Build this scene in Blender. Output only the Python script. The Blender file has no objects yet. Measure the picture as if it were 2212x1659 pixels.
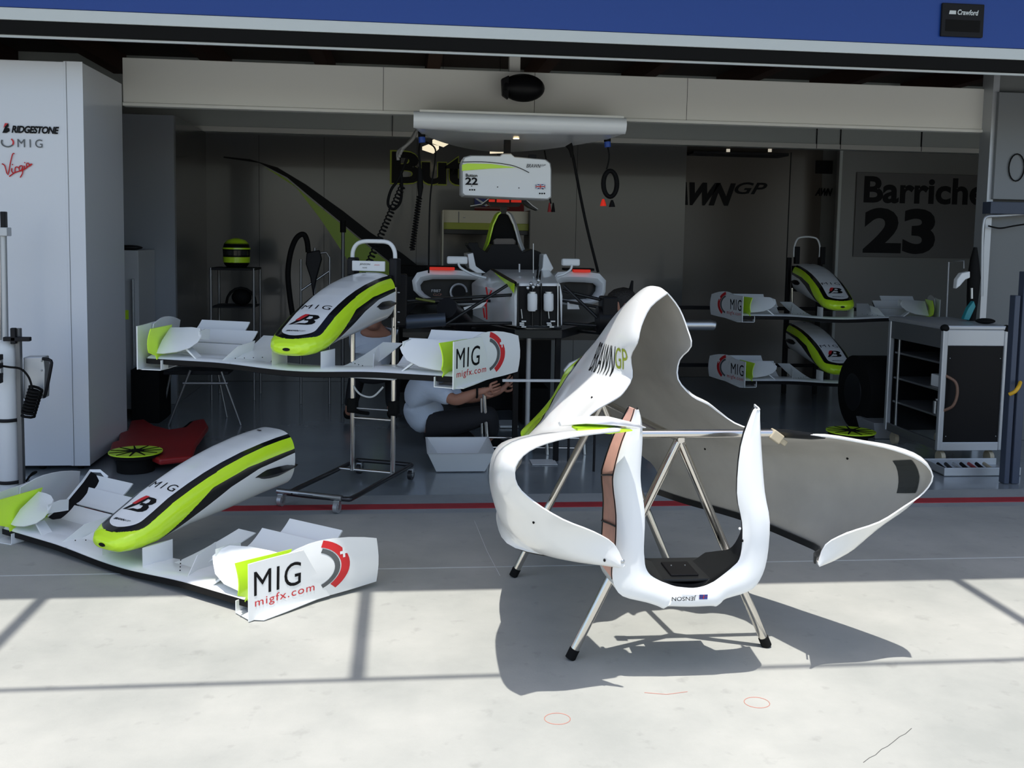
import bpy, bmesh, math, random
from mathutils import Vector, Matrix
from mathutils.bvhtree import BVHTree
random.seed(7)
SC = bpy.context.scene
COL = SC.collection
R_ = math.radians
# ------------------------------------------------------------------ camera
F, PPX, PPY, CH = 2150.0, 1106.0, 703.0, 1.5
_y, _p, _r = R_(6.3), R_(5.0), 0.018
_f0 = Vector((math.sin(_y), math.cos(_y), 0)); _r0 = Vector((math.cos(_y), -math.sin(_y), 0)); _u0 = Vector((0, 0, 1))
CFW = _f0 * math.cos(_p) - _u0 * math.sin(_p)
_u1 = _u0 * math.cos(_p) + _f0 * math.sin(_p)
CRT = _r0 * math.cos(_r) + _u1 * math.sin(_r)
CUP = _u1 * math.cos(_r) - _r0 * math.sin(_r)
CAM = Vector((0, 0, CH))
cd = bpy.data.cameras.new('camera'); cam = bpy.data.objects.new('camera', cd); COL.objects.link(cam)
mt = Matrix.Identity(4)
for i in range(3):
    mt[i][0] = CRT[i]; mt[i][1] = CUP[i]; mt[i][2] = -CFW[i]; mt[i][3] = CAM[i]
cam.matrix_world = mt
cd.sensor_fit = 'HORIZONTAL'; cd.sensor_width = 36; cd.lens = 36 * F / 2212
cd.shift_x = 0; cd.shift_y = (PPY - 829.5) / 2212
cd.clip_start = 0.05; cd.clip_end = 300
SC.camera = cam
# ------------------------------------------------------------------ world, sun, exposure
wd = bpy.data.worlds.new('World'); SC.world = wd; wd.use_nodes = True
nt = wd.node_tree; nt.nodes.clear()
sky = nt.nodes.new('ShaderNodeTexSky'); sky.sky_type = 'NISHITA'; sky.sun_disc = False
sky.sun_elevation = R_(75); sky.sun_rotation = R_(200); sky.air_density = 1.0; sky.dust_density = 2.0; sky.ozone_density = 1.0
bg = nt.nodes.new('ShaderNodeBackground'); bg.inputs[1].default_value = 0.225
ow = nt.nodes.new('ShaderNodeOutputWorld')
nt.links.new(sky.outputs[0], bg.inputs[0]); nt.links.new(bg.outputs[0], ow.inputs[0])
sl = bpy.data.lights.new('sun', 'SUN'); sun = bpy.data.objects.new('sun', sl); COL.objects.link(sun)
sl.energy = 5.0; sl.angle = R_(0.53); sl.color = (1.0, 0.965, 0.90)
SUNV = Vector((-0.07, -0.23, 1.0)).normalized()
sun.location = (0, 0, 12); sun.rotation_euler = SUNV.to_track_quat('Z', 'Y').to_euler()
SC.view_settings.view_transform = 'Standard'; SC.view_settings.look = 'None'
SC.view_settings.exposure = 0.0; SC.view_settings.gamma = 1.0; SC.view_settings.use_curve_mapping = False

def ray(x, y): return CFW + CRT * ((x - PPX) / F) - CUP * ((y - PPY) / F)
def PY(x, y, Y):                       # point of the sight line lying on the world plane y=Y
    d = ray(x, y); return CAM + d * (Y / d.y)
def PX_(x, y, X):
    d = ray(x, y); return CAM + d * (X / d.x)
def G(x, y, z=0.0):
    d = ray(x, y); return CAM + d * ((z - CH) / d.z)

# ------------------------------------------------------------------ materials
MATS = {}
def mat(name, col, rough=0.5, metal=0.0, coat=0.0, emis=None, es=0.0, bump=0.0, bscale=60, var=0.0, vscale=4, spec=None, trans=0.0):
    if name in MATS: return MATS[name]
    m = bpy.data.materials.new(name); m.use_nodes = True; t = m.node_tree; b = t.nodes['Principled BSDF']
    b.inputs['Base Color'].default_value = (*col, 1); b.inputs['Roughness'].default_value = rough; b.inputs['Metallic'].default_value = metal
    b.inputs['Coat Weight'].default_value = coat; b.inputs['Coat Roughness'].default_value = 0.05
    if spec is not None: b.inputs['Specular IOR Level'].default_value = spec
    if trans: b.inputs['Transmission Weight'].default_value = trans
    if emis: b.inputs['Emission Color'].default_value = (*emis, 1); b.inputs['Emission Strength'].default_value = es
    if var or bump:
        tc = t.nodes.new('ShaderNodeTexCoord')
    if var:
        n = t.nodes.new('ShaderNodeTexNoise'); n.inputs['Scale'].default_value = vscale; n.inputs['Detail'].default_value = 6
        r = t.nodes.new('ShaderNodeValToRGB'); r.color_ramp.elements[0].position = 0.3; r.color_ramp.elements[1].position = 0.7
        r.color_ramp.elements[0].color = (*[c * (1 - var) for c in col], 1); r.color_ramp.elements[1].color = (*[min(1, c * (1 + var)) for c in col], 1)
        t.links.new(tc.outputs['Object'], n.inputs['Vector']); t.links.new(n.outputs['Fac'], r.inputs[0]); t.links.new(r.outputs[0], b.inputs['Base Color'])
    if bump:
        n = t.nodes.new('ShaderNodeTexNoise'); n.inputs['Scale'].default_value = bscale; n.inputs['Detail'].default_value = 4
        bu = t.nodes.new('ShaderNodeBump'); bu.inputs['Strength'].default_value = bump; bu.inputs['Distance'].default_value = 0.01
        t.links.new(tc.outputs['Object'], n.inputs['Vector']); t.links.new(n.outputs['Fac'], bu.inputs['Height']); t.links.new(bu.outputs[0], b.inputs['Normal'])
    MATS[name] = m; return m
WHITE = mat('gloss_white_paint', (0.86, 0.88, 0.88), 0.22, coat=0.35)
BLACK = mat('black_paint', (0.006, 0.006, 0.007), 0.4, spec=0.15)
LIME = mat('fluorescent_yellow_paint', (0.66, 1.0, 0.03), 0.3, coat=0.3)
RED = mat('red_print', (0.62, 0.02, 0.025), 0.5)
GREY = mat('grey_print', (0.10, 0.11, 0.115), 0.5)
INK = mat('black_print', (0.006, 0.006, 0.007), 0.5, spec=0.15)
CARBON = mat('carbon_fibre', (0.010, 0.011, 0.012), 0.3, coat=0.08, spec=0.3, bump=0.05, bscale=300)
CHROME = mat('polished_steel_tube', (0.72, 0.69, 0.64), 0.16, 1.0)
DULL = mat('dull_steel_tube', (0.30, 0.30, 0.30), 0.4, 0.7)
STEEL = mat('brushed_aluminium', (0.55, 0.57, 0.58), 0.38, 1.0)
ALU = mat('satin_aluminium', (0.50, 0.52, 0.54), 0.42, 0.6)
RUB = mat('black_rubber', (0.008, 0.008, 0.008), 0.7, spec=0.12)
DARK = mat('dark_plastic', (0.012, 0.012, 0.014), 0.5, spec=0.2)
PANEL = mat('white_wall_panel', (0.72, 0.75, 0.80), 0.25, coat=0.15)
WALLG = mat('grey_gloss_wall_panel', (0.10, 0.10, 0.097), 0.2, coat=0.3)
FASC = mat('off_white_fascia', (0.78, 0.77, 0.71), 0.5)
HEADER = mat('grey_header_panel', (0.50, 0.53, 0.50), 0.45)
BLUEP = mat('blue_door_paint', (0.009, 0.055, 0.30), 0.4)
TRIMW = mat('pale_aluminium_strip', (0.62, 0.67, 0.68), 0.4)
INNER = mat('grey_primer_inside', (0.50, 0.485, 0.445), 0.55, var=0.08, vscale=7)
PINK = mat('pinkish_bare_laminate', (0.78, 0.44, 0.35), 0.5, var=0.1, vscale=20)
SKIN = mat('skin', (0.42, 0.20, 0.13), 0.55)
SHIRT = mat('pale_work_shirt', (0.55, 0.62, 0.72), 0.85, bump=0.6, bscale=18)
TROU = mat('black_work_trousers', (0.012, 0.012, 0.015), 0.85, bump=0.4, bscale=18)
HAIR = mat('dark_hair', (0.012, 0.009, 0.007), 0.6, bump=0.8, bscale=120)
TAN = mat('tan_clamp_plastic', (0.48, 0.42, 0.30), 0.5)
REDM = mat('dark_red_plastic', (0.30, 0.012, 0.014), 0.45, var=0.1)
REDL = mat('red_with_added_glow', (0.8, 0.03, 0.01), 0.4, emis=(1, 0.03, 0.01), es=0.25)  # red tape, strips and plug: faint glow painted in by emission, no lamp
TUB = mat('white_basin_plastic', (0.74, 0.76, 0.76), 0.4)
BLUEC = mat('blue_connector', (0.02, 0.08, 0.40), 0.4)
CREAM = mat('cream_wing_paint', (0.55, 0.52, 0.40), 0.35)
YEL = mat('yellow_hose', (0.75, 0.42, 0.02), 0.5)
TEAL = mat('teal_bottle', (0.02, 0.25, 0.28), 0.4)

# ------------------------------------------------------------------ objects
def tag(o, label=None, cat=None, group=None, kind=None):
    if label: o['label'] = label
    if cat: o['category'] = cat
    if group: o['group'] = group
    if kind: o['kind'] = kind
    return o
def thing(name, label, cat, loc=(0, 0, 0), rz=0.0, group=None):
    o = bpy.data.objects.new(name, None); COL.objects.link(o); o.empty_display_size = 0.1
    o.location = loc; o.rotation_euler = (0, 0, rz)
    tag(o, label, cat, group); return o
def basemat(o):
    return Matrix.LocRotScale(o.location, o.rotation_euler, o.scale) if o else Matrix.Identity(4)
def link(name, me, parent=None, label=None):
    o = bpy.data.objects.new(name, me); COL.objects.link(o)
    if parent: o.parent = parent
    if label: o['label'] = label
    return o
def copy_tree(o, parent=None):
    c = o.copy(); COL.objects.link(c); c.parent = parent
    for ch in list(o.children): copy_tree(ch, c)
    return c

class M:
    def __init__(s): s.v = []; s.f = []; s.m = []; s.cm = 0; s.attr = None
    def add(s, vs, fs, mi=None):
        b = len(s.v); s.v += [Vector(v) for v in vs]
        for f in fs: s.f.append([b + i for i in f]); s.m.append(s.cm if mi is None else mi)
        return s
    def box(s, a, b, mi=None, T=None):
        x0, y0, z0 = a; x1, y1, z1 = b
        x0, x1 = min(x0, x1), max(x0, x1); y0, y1 = min(y0, y1), max(y0, y1); z0, z1 = min(z0, z1), max(z0, z1)
        vs = [Vector((x, y, z)) for z in (z0, z1) for x, y in ((x0, y0), (x1, y0), (x1, y1), (x0, y1))]
        if T: vs = [T @ v for v in vs]
        return s.add(vs, [(3, 2, 1, 0), (4, 5, 6, 7), (0, 1, 5, 4), (1, 2, 6, 5), (2, 3, 7, 6), (3, 0, 4, 7)], mi)
    def loft(s, secs, closed=True, caps=True, mi=None):
        n = len(secs[0]); vs = [p for sec in secs for p in sec]; fs = []
        for i in range(len(secs) - 1):
            for j in range(n if closed else n - 1):
                k = (j + 1) % n
                fs.append((i * n + j, i * n + k, (i + 1) * n + k, (i + 1) * n + j))
        if caps and closed:
            fs.append(tuple(range(n - 1, -1, -1))); fs.append(tuple((len(secs) - 1) * n + j for j in range(n)))
        return s.add(vs, fs, mi)
    def tube(s, pts, r, n=8, closed=False, mi=None):
        pts = [Vector(p) for p in pts]; N = len(pts)
        rr = r if isinstance(r, (list, tuple)) else [r] * N
        secs = []; up = None
        for i, p in enumerate(pts):
            if closed: t = pts[(i + 1) % N] - pts[i - 1]
            else: t = pts[min(i + 1, N - 1)] - pts[max(i - 1, 0)]
            t.normalize()
            if up is None:
                up = Vector((0, 0, 1)) if abs(t.z) < 0.9 else Vector((1, 0, 0))
            a = t.cross(up); 
            if a.length < 1e-4: a = t.orthogonal()
            a.normalize(); b = a.cross(t).normalized(); up = b
            secs.append([p + (a * math.cos(2 * math.pi * k / n) + b * math.sin(2 * math.pi * k / n)) * rr[i] for k in range(n)])
        if closed: secs.append(secs[0]); return s.loft(secs, True, False, mi)
        return s.loft(secs, True, True, mi)
    def cyl(s, p, q, r, r2=None, n=16, mi=None): return s.tube([p, q], [r, r if r2 is None else r2], n, False, mi)
    def prism(s, poly, d, mi=None):          # polygon of 3-D points swept along d
        d = Vector(d); n = len(poly); a = [Vector(p) for p in poly]; b = [p + d for p in a]
        return s.add(a + b, [tuple(range(n - 1, -1, -1)), tuple(range(n, 2 * n))] + [(i, (i + 1) % n, n + (i + 1) % n, n + i) for i in range(n)], mi)
    def ball(s, c, r, n=14, m=9, mi=None):
        c = Vector(c); r = Vector(r) if hasattr(r, '__len__') else Vector((r, r, r)); secs = []
        for i in range(m + 1):
            a = math.pi * (0.02 + 0.96 * i / m)
            secs.append([c + Vector((r.x * math.sin(a) * math.cos(2 * math.pi * k / n), r.y * math.sin(a) * math.sin(2 * math.pi * k / n), r.z * math.cos(a))) for k in range(n)])
        return s.loft(secs[::-1], True, True, mi)
    def sheet(s, rows, t, mi=None):          # open grid given real thickness t by offsetting along its normals
        rows = [[Vector(p) for p in r] for r in rows]; a = len(rows); b = len(rows[0]); nr = []
        for i in range(a):
            q = []
            for j in range(b):
                du = rows[min(i + 1, a - 1)][j] - rows[max(i - 1, 0)][j]; dv = rows[i][min(j + 1, b - 1)] - rows[i][max(j - 1, 0)]
                n = du.cross(dv); q.append(n.normalized() if n.length > 1e-9 else Vector((0, 0, 1)))
            nr.append(q)
        top = [p for r in rows for p in r]; bot = [rows[i][j] - nr[i][j] * t for i in range(a) for j in range(b)]; N = a * b; fs = []
        for i in range(a - 1):
            for j in range(b - 1):
                q = (i * b + j, (i + 1) * b + j, (i + 1) * b + j + 1, i * b + j + 1)
                fs.append(q); fs.append(tuple(N + k for k in reversed(q)))
        rim = [i for i in range(b)] + [i * b + b - 1 for i in range(1, a)] + [(a - 1) * b + j for j in range(b - 2, -1, -1)] + [i * b for i in range(a - 2, 0, -1)]
        for k in range(len(rim)):
            x, y = rim[k], rim[(k + 1) % len(rim)]; fs.append((x, y, N + y, N + x))
        return s.add(top + bot, fs, mi)
    def xf(s, T): s.v = [T @ v for v in s.v]; return s
    def build(s, name, mats, parent=None, world=False, smooth=True, bevel=0, seg=2, label=None, sub=0, ang=40, weld=True):
        me = bpy.data.meshes.new(name); vs = s.v
        if world and parent is not None:
            B = Matrix.Identity(4); q = parent; ch = []
            while q: ch.append(q); q = q.parent
            for q in reversed(ch): B = B @ basemat(q)
            I = B.inverted(); vs = [I @ v for v in vs]
        me.from_pydata([tuple(v) for v in vs], [], s.f)
        if not isinstance(mats, (list, tuple)): mats = [mats]
        for m in mats: me.materials.append(m)
        for p, i in zip(me.polygons, s.m): p.material_index = i
        bm = bmesh.new(); bm.from_mesh(me)
        if weld: bmesh.ops.remove_doubles(bm, verts=bm.verts, dist=1e-5)
        bmesh.ops.recalc_face_normals(bm, faces=bm.faces)
        if smooth:
            for f in bm.faces: f.smooth = True
            for e in bm.edges:
                e.smooth = not (len(e.link_faces) == 2 and e.calc_face_angle(0) > R_(ang))
        bm.to_mesh(me); bm.free()
        o = link(name, me, parent, label)
        if bevel:
            b = o.modifiers.new('bevel', 'BEVEL'); b.width = bevel; b.segments = seg; b.limit_method = 'ANGLE'; b.angle_limit = R_(35)
        if sub:
            b = o.modifiers.new('sub', 'SUBSURF'); b.levels = sub; b.render_levels = sub
        return o
def tube(name, pts, r, mt, parent=None, world=True, n=8, closed=False, label=None):
    return M().tube(pts, r, n, closed).build(name, mt, parent, world, label=label, ang=60)
def boxo(name, a, b, mt, parent=None, world=True, bevel=0.004, label=None):
    return M().box(a, b).build(name, mt, parent, world, smooth=False, bevel=bevel, label=label)
def smooth_path(pts, k=6, closed=False):
    pts = [Vector(p) for p in pts]; n = len(pts); out = []
    for i in range(n if closed else n - 1):
        g = (lambda j: pts[j % n]) if closed else (lambda j: pts[max(0, min(n - 1, j))])
        a, b, c, d = g(i - 1), g(i), g(i + 1), g(i + 2)
        for j in range(k):
            t = j / k
            out.append(0.5 * ((2 * b) + (c - a) * t + (2 * a - 5 * b + 4 * c - d) * t * t + (3 * b - a - 3 * c + d) * t ** 3))
    if not closed: out.append(pts[-1])
    return out
def coil(a, b, r, turns, wr, mt, name, parent, sag=0.0):
    a, b = Vector(a), Vector(b); d = b - a; t = d.normalized(); u = t.orthogonal().normalized(); w = t.cross(u); pts = []
    N = turns * 8
    for i in range(N + 1):
        s_ = i / N; p = a + d * s_ + Vector((0, 0, -sag * math.sin(math.pi * s_)))
        pts.append(p + (u * math.cos(2 * math.pi * i / 8) + w * math.sin(2 * math.pi * i / 8)) * r)
    return M().tube(pts, wr, 5).build(name, mt, parent, True, ang=80)

# ------------------------------------------------------------------ lettering
def text_mesh(body, bold=0.0, shear=0.0, spacing=1.0, cut=0.0):
    cu = bpy.data.curves.new('t', 'FONT'); cu.body = body; cu.offset = bold; cu.shear = shear; cu.space_character = spacing; cu.resolution_u = 4
    o = bpy.data.objects.new('t', cu); COL.objects.link(o); bpy.context.view_layer.update()
    me = bpy.data.meshes.new_from_object(o.evaluated_get(bpy.context.evaluated_depsgraph_get()))
    bpy.data.objects.remove(o); bpy.data.curves.remove(cu)
    bm = bmesh.new(); bm.from_mesh(me); bpy.data.meshes.remove(me)
    xs = [v.co.x for v in bm.verts]; ys = [v.co.y for v in bm.verts]
    x0, x1, y0, y1 = min(xs), max(xs), min(ys), max(ys)
    for v in bm.verts: v.co = Vector(((v.co.x - x0) / (x1 - x0), (v.co.y - y0) / (y1 - y0), 0))
    return bm
def flat_mesh(polys):                      # polygons already in the unit square
    from mathutils.geometry import tessellate_polygon
    bm = bmesh.new()
    for p in polys:
        vs = [bm.verts.new((x, y, 0)) for x, y in p]
        if len(p) < 5 and len(p) != 4: bm.faces.new(vs); continue
        for t in tessellate_polygon([[Vector((x, y, 0)) for x, y in p]]): bm.faces.new([vs[i] for i in t])
    bmesh.ops.recalc_face_normals(bm, faces=bm.faces)
    return bm
def place(name, bm, mt, parent, o, xd, yd, w, h, off=0.0015, target=None, dirn=None, cuts=0, world=False):
    """lays a unit-square marking on a plane, or drapes it over a BVH target along dirn"""
    o, xd, yd = Vector(o), Vector(xd).normalized(), Vector(yd).normalized(); nn = xd.cross(yd)
    if target is not None and cuts:
        for i in range(1, cuts):
            for nrm, c in (((1, 0, 0), (i / cuts, 0, 0)), ((0, 1, 0), (0, i / cuts, 0))):
                bmesh.ops.bisect_plane(bm, geom=bm.verts[:] + bm.edges[:] + bm.faces[:], plane_co=c, plane_no=nrm)
    miss = []
    for v in bm.verts:
        p = o + xd * (v.co.x * w) + yd * (v.co.y * h)
        if target is not None:
            hit = target.ray_cast(p, Vector(dirn))
            if hit[0] is not None:
                n = hit[1]
                if n.dot(Vector(dirn)) > 0: n = -n
                p = hit[0] + n * off
            else: miss.append(v)
        else: p = p + nn * off
        v.co = p
    if miss: bmesh.ops.delete(bm, geom=miss, context='VERTS')
    me = bpy.data.meshes.new(name); bm.to_mesh(me); bm.free(); me.materials.append(mt)
    if world and parent is not None:
        B = Matrix.Identity(4); q = parent; ch = []
        while q: ch.append(q); q = q.parent
        for q in reversed(ch): B = B @ basemat(q)
        I = B.inverted()
        for v in me.vertices: v.co = I @ v.co
    return link(name, me, parent)
def arc_poly(cx, cy, r0, r1, a0, a1, n=16, ry=1.0):
    o = [(cx + r1 * math.cos(R_(a0 + (a1 - a0) * i / n)), cy + ry * r1 * math.sin(R_(a0 + (a1 - a0) * i / n))) for i in range(n + 1)]
    i_ = [(cx + r0 * math.cos(R_(a1 - (a1 - a0) * i / n)), cy + ry * r0 * math.sin(R_(a1 - (a1 - a0) * i / n))) for i in range(n + 1)]
    return o + i_
def bvh_of(o):
    return BVHTree.FromPolygons([v.co.copy() for v in o.data.vertices], [tuple(p.vertices) for p in o.data.polygons])
# ------------------------------------------------------------------ ground
def concrete(name, c1, c2, rough, sc, gl=0.0, stain=0.25):
    m = bpy.data.materials.new(name); m.use_nodes = True; t = m.node_tree; b = t.nodes['Principled BSDF']; L = t.links
    tc = t.nodes.new('ShaderNodeTexCoord')
    n1 = t.nodes.new('ShaderNodeTexNoise'); n1.inputs['Scale'].default_value = sc; n1.inputs['Detail'].default_value = 8; n1.inputs['Roughness'].default_value = 0.62
    r1 = t.nodes.new('ShaderNodeValToRGB'); r1.color_ramp.elements[0].position = 0.32; r1.color_ramp.elements[1].position = 0.68
    r1.color_ramp.elements[0].color = (*c1, 1); r1.color_ramp.elements[1].color = (*c2, 1)
    L.new(tc.outputs['Object'], n1.inputs['Vector']); L.new(n1.outputs['Fac'], r1.inputs[0])
    n2 = t.nodes.new('ShaderNodeTexNoise'); n2.inputs['Scale'].default_value = sc * 9; n2.inputs['Detail'].default_value = 5
    r2 = t.nodes.new('ShaderNodeValToRGB'); r2.color_ramp.elements[0].position = 0.62; r2.color_ramp.elements[1].position = 0.74
    r2.color_ramp.elements[0].color = (0, 0, 0, 1); r2.color_ramp.elements[1].color = (stain, stain, stain, 1)
    mx = t.nodes.new('ShaderNodeMixRGB'); mx.inputs[2].default_value = (*[c * 0.45 for c in c1], 1)
    L.new(tc.outputs['Object'], n2.inputs['Vector']); L.new(n2.outputs['Fac'], r2.inputs[0]); L.new(r2.outputs[0], mx.inputs[0]); L.new(r1.outputs[0], mx.inputs[1])
    L.new(mx.outputs[0], b.inputs['Base Color']); b.inputs['Roughness'].default_value = rough
    if gl: b.inputs['Coat Weight'].default_value = gl; b.inputs['Coat Roughness'].default_value = 0.12
    n3 = t.nodes.new('ShaderNodeTexNoise'); n3.inputs['Scale'].default_value = 120
    bu = t.nodes.new('ShaderNodeBump'); bu.inputs['Strength'].default_value = 0.12; bu.inputs['Distance'].default_value = 0.004
    if not gl: L.new(tc.outputs['Object'], n3.inputs['Vector']); L.new(n3.outputs['Fac'], bu.inputs['Height']); L.new(bu.outputs[0], b.inputs['Normal'])
    return m
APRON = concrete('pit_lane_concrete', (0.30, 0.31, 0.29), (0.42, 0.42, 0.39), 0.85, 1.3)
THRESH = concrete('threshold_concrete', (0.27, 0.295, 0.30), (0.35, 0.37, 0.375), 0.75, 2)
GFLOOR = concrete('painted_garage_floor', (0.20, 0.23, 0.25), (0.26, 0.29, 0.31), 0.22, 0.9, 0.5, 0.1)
REDLINE = mat('red_line_paint', (0.40, 0.03, 0.04), 0.6, var=0.12, vscale=9)
def struct(o, name=None): o['kind'] = 'structure'; return o
struct(M().box((-14, -22, -0.2), (16, 5.33, 0)).build('floor', APRON, smooth=False))
struct(M().box((-14, 5.33, -0.2), (16, 5.72, -0.001)).build('floor_threshold', THRESH, smooth=False))
struct(M().box((-14, 5.42, -0.01), (16, 5.52, 0.002)).build('trim_1', REDLINE, smooth=False))
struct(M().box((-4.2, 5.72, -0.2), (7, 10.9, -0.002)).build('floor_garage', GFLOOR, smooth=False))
# expansion joints sawn in the slab
JOINT = mat('joint_filler', (0.10, 0.10, 0.095), 0.9)
struct(M().box((-14, 4.42, -0.01), (16, 4.428, 0.0015)).build('trim_2', mat('pale_joint', (0.52, 0.54, 0.53), 0.9), smooth=False))
# chalk rings, scribbles and scrapes on the slab
CHALK = mat('faded_red_chalk', (0.50, 0.22, 0.17), 0.9)
def ring(px, py, rx, ry, name):
    c = G(px, py); a = (G(px + rx, py) - c).length; b = (G(px, py - ry) - c).length
    pts = [Vector((c.x + a * math.cos(t * math.pi / 12), c.y + b * math.sin(t * math.pi / 12), 0.0008)) for t in range(24)]
    return tube(name, pts, 0.0012, CHALK, n=4, closed=True)
tag(ring(1204, 1553, 28, 12, 'chalk_ring'), 'faded red chalk ring on the sunlit concrete, nearer one', 'chalk mark', 'chalk rings on the concrete')
tag(ring(1635, 1518, 27, 11, 'chalk_ring'), 'faded red chalk ring on the sunlit concrete, farther right one', 'chalk mark', 'chalk rings on the concrete')
tag(tube('chalk_stroke', [G(1392, 1496, .001), G(1440, 1500, .001), G(1485, 1494, .001)], 0.001, CHALK, n=4), 'short faded red chalk stroke on concrete in front of the stand', 'chalk mark')
ck = []
for k in range(9):
    x = 1865 + k * 13; ck += [(x, 1648 - k * 9 + random.uniform(-3, 3))]
tag(tube('ground_crack', [G(x, y, .0005) for x, y in ck], 0.0011, JOINT, n=4), 'thin dark hairline crack in concrete at the lower right', 'crack')
tag(tube('scratch', [G(1025, 1125, .001), G(1052, 1190, .001), G(1080, 1243, .001)], 0.0018, mat('pale_scratch', (0.6, 0.6, 0.58), 0.9), n=4), 'pale scratch in the shaded concrete left of the engine cover', 'scratch')
# ------------------------------------------------------------------ garage shell
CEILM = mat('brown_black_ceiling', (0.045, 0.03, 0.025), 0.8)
WALLI = mat('interior_wall_paint', (0.2, 0.2, 0.19), 0.35)
struct(M().box((-4.2, 10.75, 0), (7, 10.9, 3.3)).build('wall_back', WALLI, smooth=False))
struct(M().box((-4.2, 6.0, 0), (-4.05, 10.9, 3.3)).build('wall_left', WALLI, smooth=False))
struct(M().box((6.85, 6.0, 0), (7.0, 10.9, 3.3)).build('wall_right', WALLI, smooth=False))
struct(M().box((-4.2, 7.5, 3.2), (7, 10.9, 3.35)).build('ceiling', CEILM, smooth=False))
cb = M()
for k in range(11): cb.box((-3.8 + k * 1.0, 6.0, 3.02), (-3.68 + k * 1.0, 10.7, 3.2))
struct(cb.build('trim_4', mat('dark_brown_joists', (0.06, 0.02, 0.012), 0.7), smooth=False))
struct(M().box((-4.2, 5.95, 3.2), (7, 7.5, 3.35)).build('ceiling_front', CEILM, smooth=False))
# outer facade left and right of the opening, above the door, and the canopy
FACADE = mat('facade_render', (0.45, 0.45, 0.43), 0.7)
struct(M().box((-14, 6.05, 0), (-4.2, 6.3, 4.2)).build('wall_facade_left', FACADE, smooth=False))
struct(M().box((7, 6.05, 0), (16, 6.3, 4.2)).build('wall_facade_right', FACADE, smooth=False))
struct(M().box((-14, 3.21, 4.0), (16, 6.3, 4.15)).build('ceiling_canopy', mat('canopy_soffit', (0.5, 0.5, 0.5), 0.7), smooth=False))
CANM = mat('canopy_steel', (0.3, 0.31, 0.32), 0.5, 0.4)
for k, xs in enumerate((-1.45, -0.14, 2.5, 4.6, -3.2)):
    x = xs - 0.28
    struct(M().box((x - 0.024, 2.38, 3.9), (x + 0.024, 3.3, 4.0)).build('trim_%d' % (5 + k), CANM, smooth=False))
struct(M().box((-14, 2.37, 3.95), (16, 2.392, 3.975)).build('trim_10', CANM, smooth=False))
# ------------------------------------------------------------------ overhead sectional door
YD = 5.9
zb = PY(1106, 64 + 22, YD).z
door = M().box((-4.1, YD, zb + 0.07), (6.4, YD + 0.05, 4.0)).build('door_1', BLUEP, smooth=False); struct(door)
for z in (zb + 0.62, zb + 1.22):
    boxo('panel_joint', (-4.1, YD - 0.003, z), (6.4, YD + 0.002, z + 0.012), DARK, door, bevel=0)
boxo('bottom_rail', (-4.1, YD - 0.008, zb), (6.4, YD + 0.052, zb + 0.066), TRIMW, door, bevel=0.003)
boxo('rubber_seal', (-4.1, YD, zb - 0.075), (6.4, YD + 0.045, zb), RUB, door, bevel=0.006)
boxo('seal_strip', (-4.1, YD + 0.03, zb - 0.088), (6.4, YD + 0.05, zb - 0.076), TRIMW, door, bevel=0)
a, b = PY(2035, 6, YD - .012), PY(2122, 82, YD - .012)
hp = tag(thing('door_plate', 'small black recessed handle plate with pale lettering on the blue door', 'handle', (b.x, YD, b.z)))
boxo('plate', (a.x, YD - 0.02, b.z), (b.x, YD, a.z), DARK, hp, bevel=0.006)
boxo('grip_recess', (a.x + 0.025, YD - 0.022, b.z + 0.03), (b.x - 0.025, YD - 0.019, b.z + 0.1), RUB, hp, bevel=0.001)
p = PY(2068, 32, YD - .021)
place('lettering', text_mesh('Crawford', 0.03, 0.2), TRIMW, hp, (p.x, YD - 0.0215, p.z), (1, 0, 0), (0, 0, 1), 0.135, 0.032, world=True)
place('emblem', flat_mesh([[(0, 0), (1, 0), (1, 1), (0.1, 1)]]), TRIMW, hp, (p.x - 0.055, YD - 0.0215, p.z + 0.002), (1, 0, 0), (0, 0, 1), 0.045, 0.022, world=True)
# door guide and side pier at the right
PIER = mat('pier_grey', (0.17, 0.18, 0.18), 0.5)
BOXG = mat('grey_box_cover', (0.20, 0.215, 0.225), 0.45)
struct(M().box((4.44, 7.2, 0), (5.3, 7.3, 3.0)).build('wall_pier_right', PIER, smooth=False))
struct(M().box((4.39, 7.16, 0.0), (4.44, 7.3, 2.86)).build('trim_11', ALU, smooth=False))
bx = tag(thing('wall_box', 'grey equipment box with cable ring on the right-hand pier', 'wall box', (4.6, 7.2, 1.6)))
a, b = PY(2150, 205, 7.15), PY(2212, 432, 7.15)
boxo('cover_panel', (a.x + 0.02, 7.13, b.z), (a.x + 0.8, 7.2, a.z + .02), BOXG, bx)
q = PY(2196, 362, 7.12)
tube('cable_ring', [Vector((q.x + 0.062 * math.cos(t * math.pi / 10), 7.12, q.z + 0.101 * math.sin(t * math.pi / 10))) for t in range(20)], 0.005, RUB, bx, closed=True)
boxo('cable_trunking', (a.x - 0.02, 7.09, PY(2150, 462, 7.12).z), (a.x + 0.9, 7.2, PY(2150, 436, 7.12).z), mat('blue_grey_trunking', (0.05, 0.065, 0.10), 0.5), bx)
pipe = smooth_path([PY(2212, 462, 7.12), PY(2160, 466, 7.12), PY(2132, 468, 7.12), PY(2125, 480, 7.12), PY(2122, 520, 7.12), PY(2120, 640, 7.12)], 4)
tag(tube('conduit_pipe', pipe, 0.012, ALU), 'thin grey conduit pipe bending down the right-hand pier', 'pipe')
tag(tube('slack_cable', smooth_path([PY(2135, 488, 7.12), PY(2160, 493, 7.12), PY(2190, 488, 7.12), PY(2216, 484, 7.12)]), 0.006, RUB), 'black cable sagging across the right-hand pier', 'cable')
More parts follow.
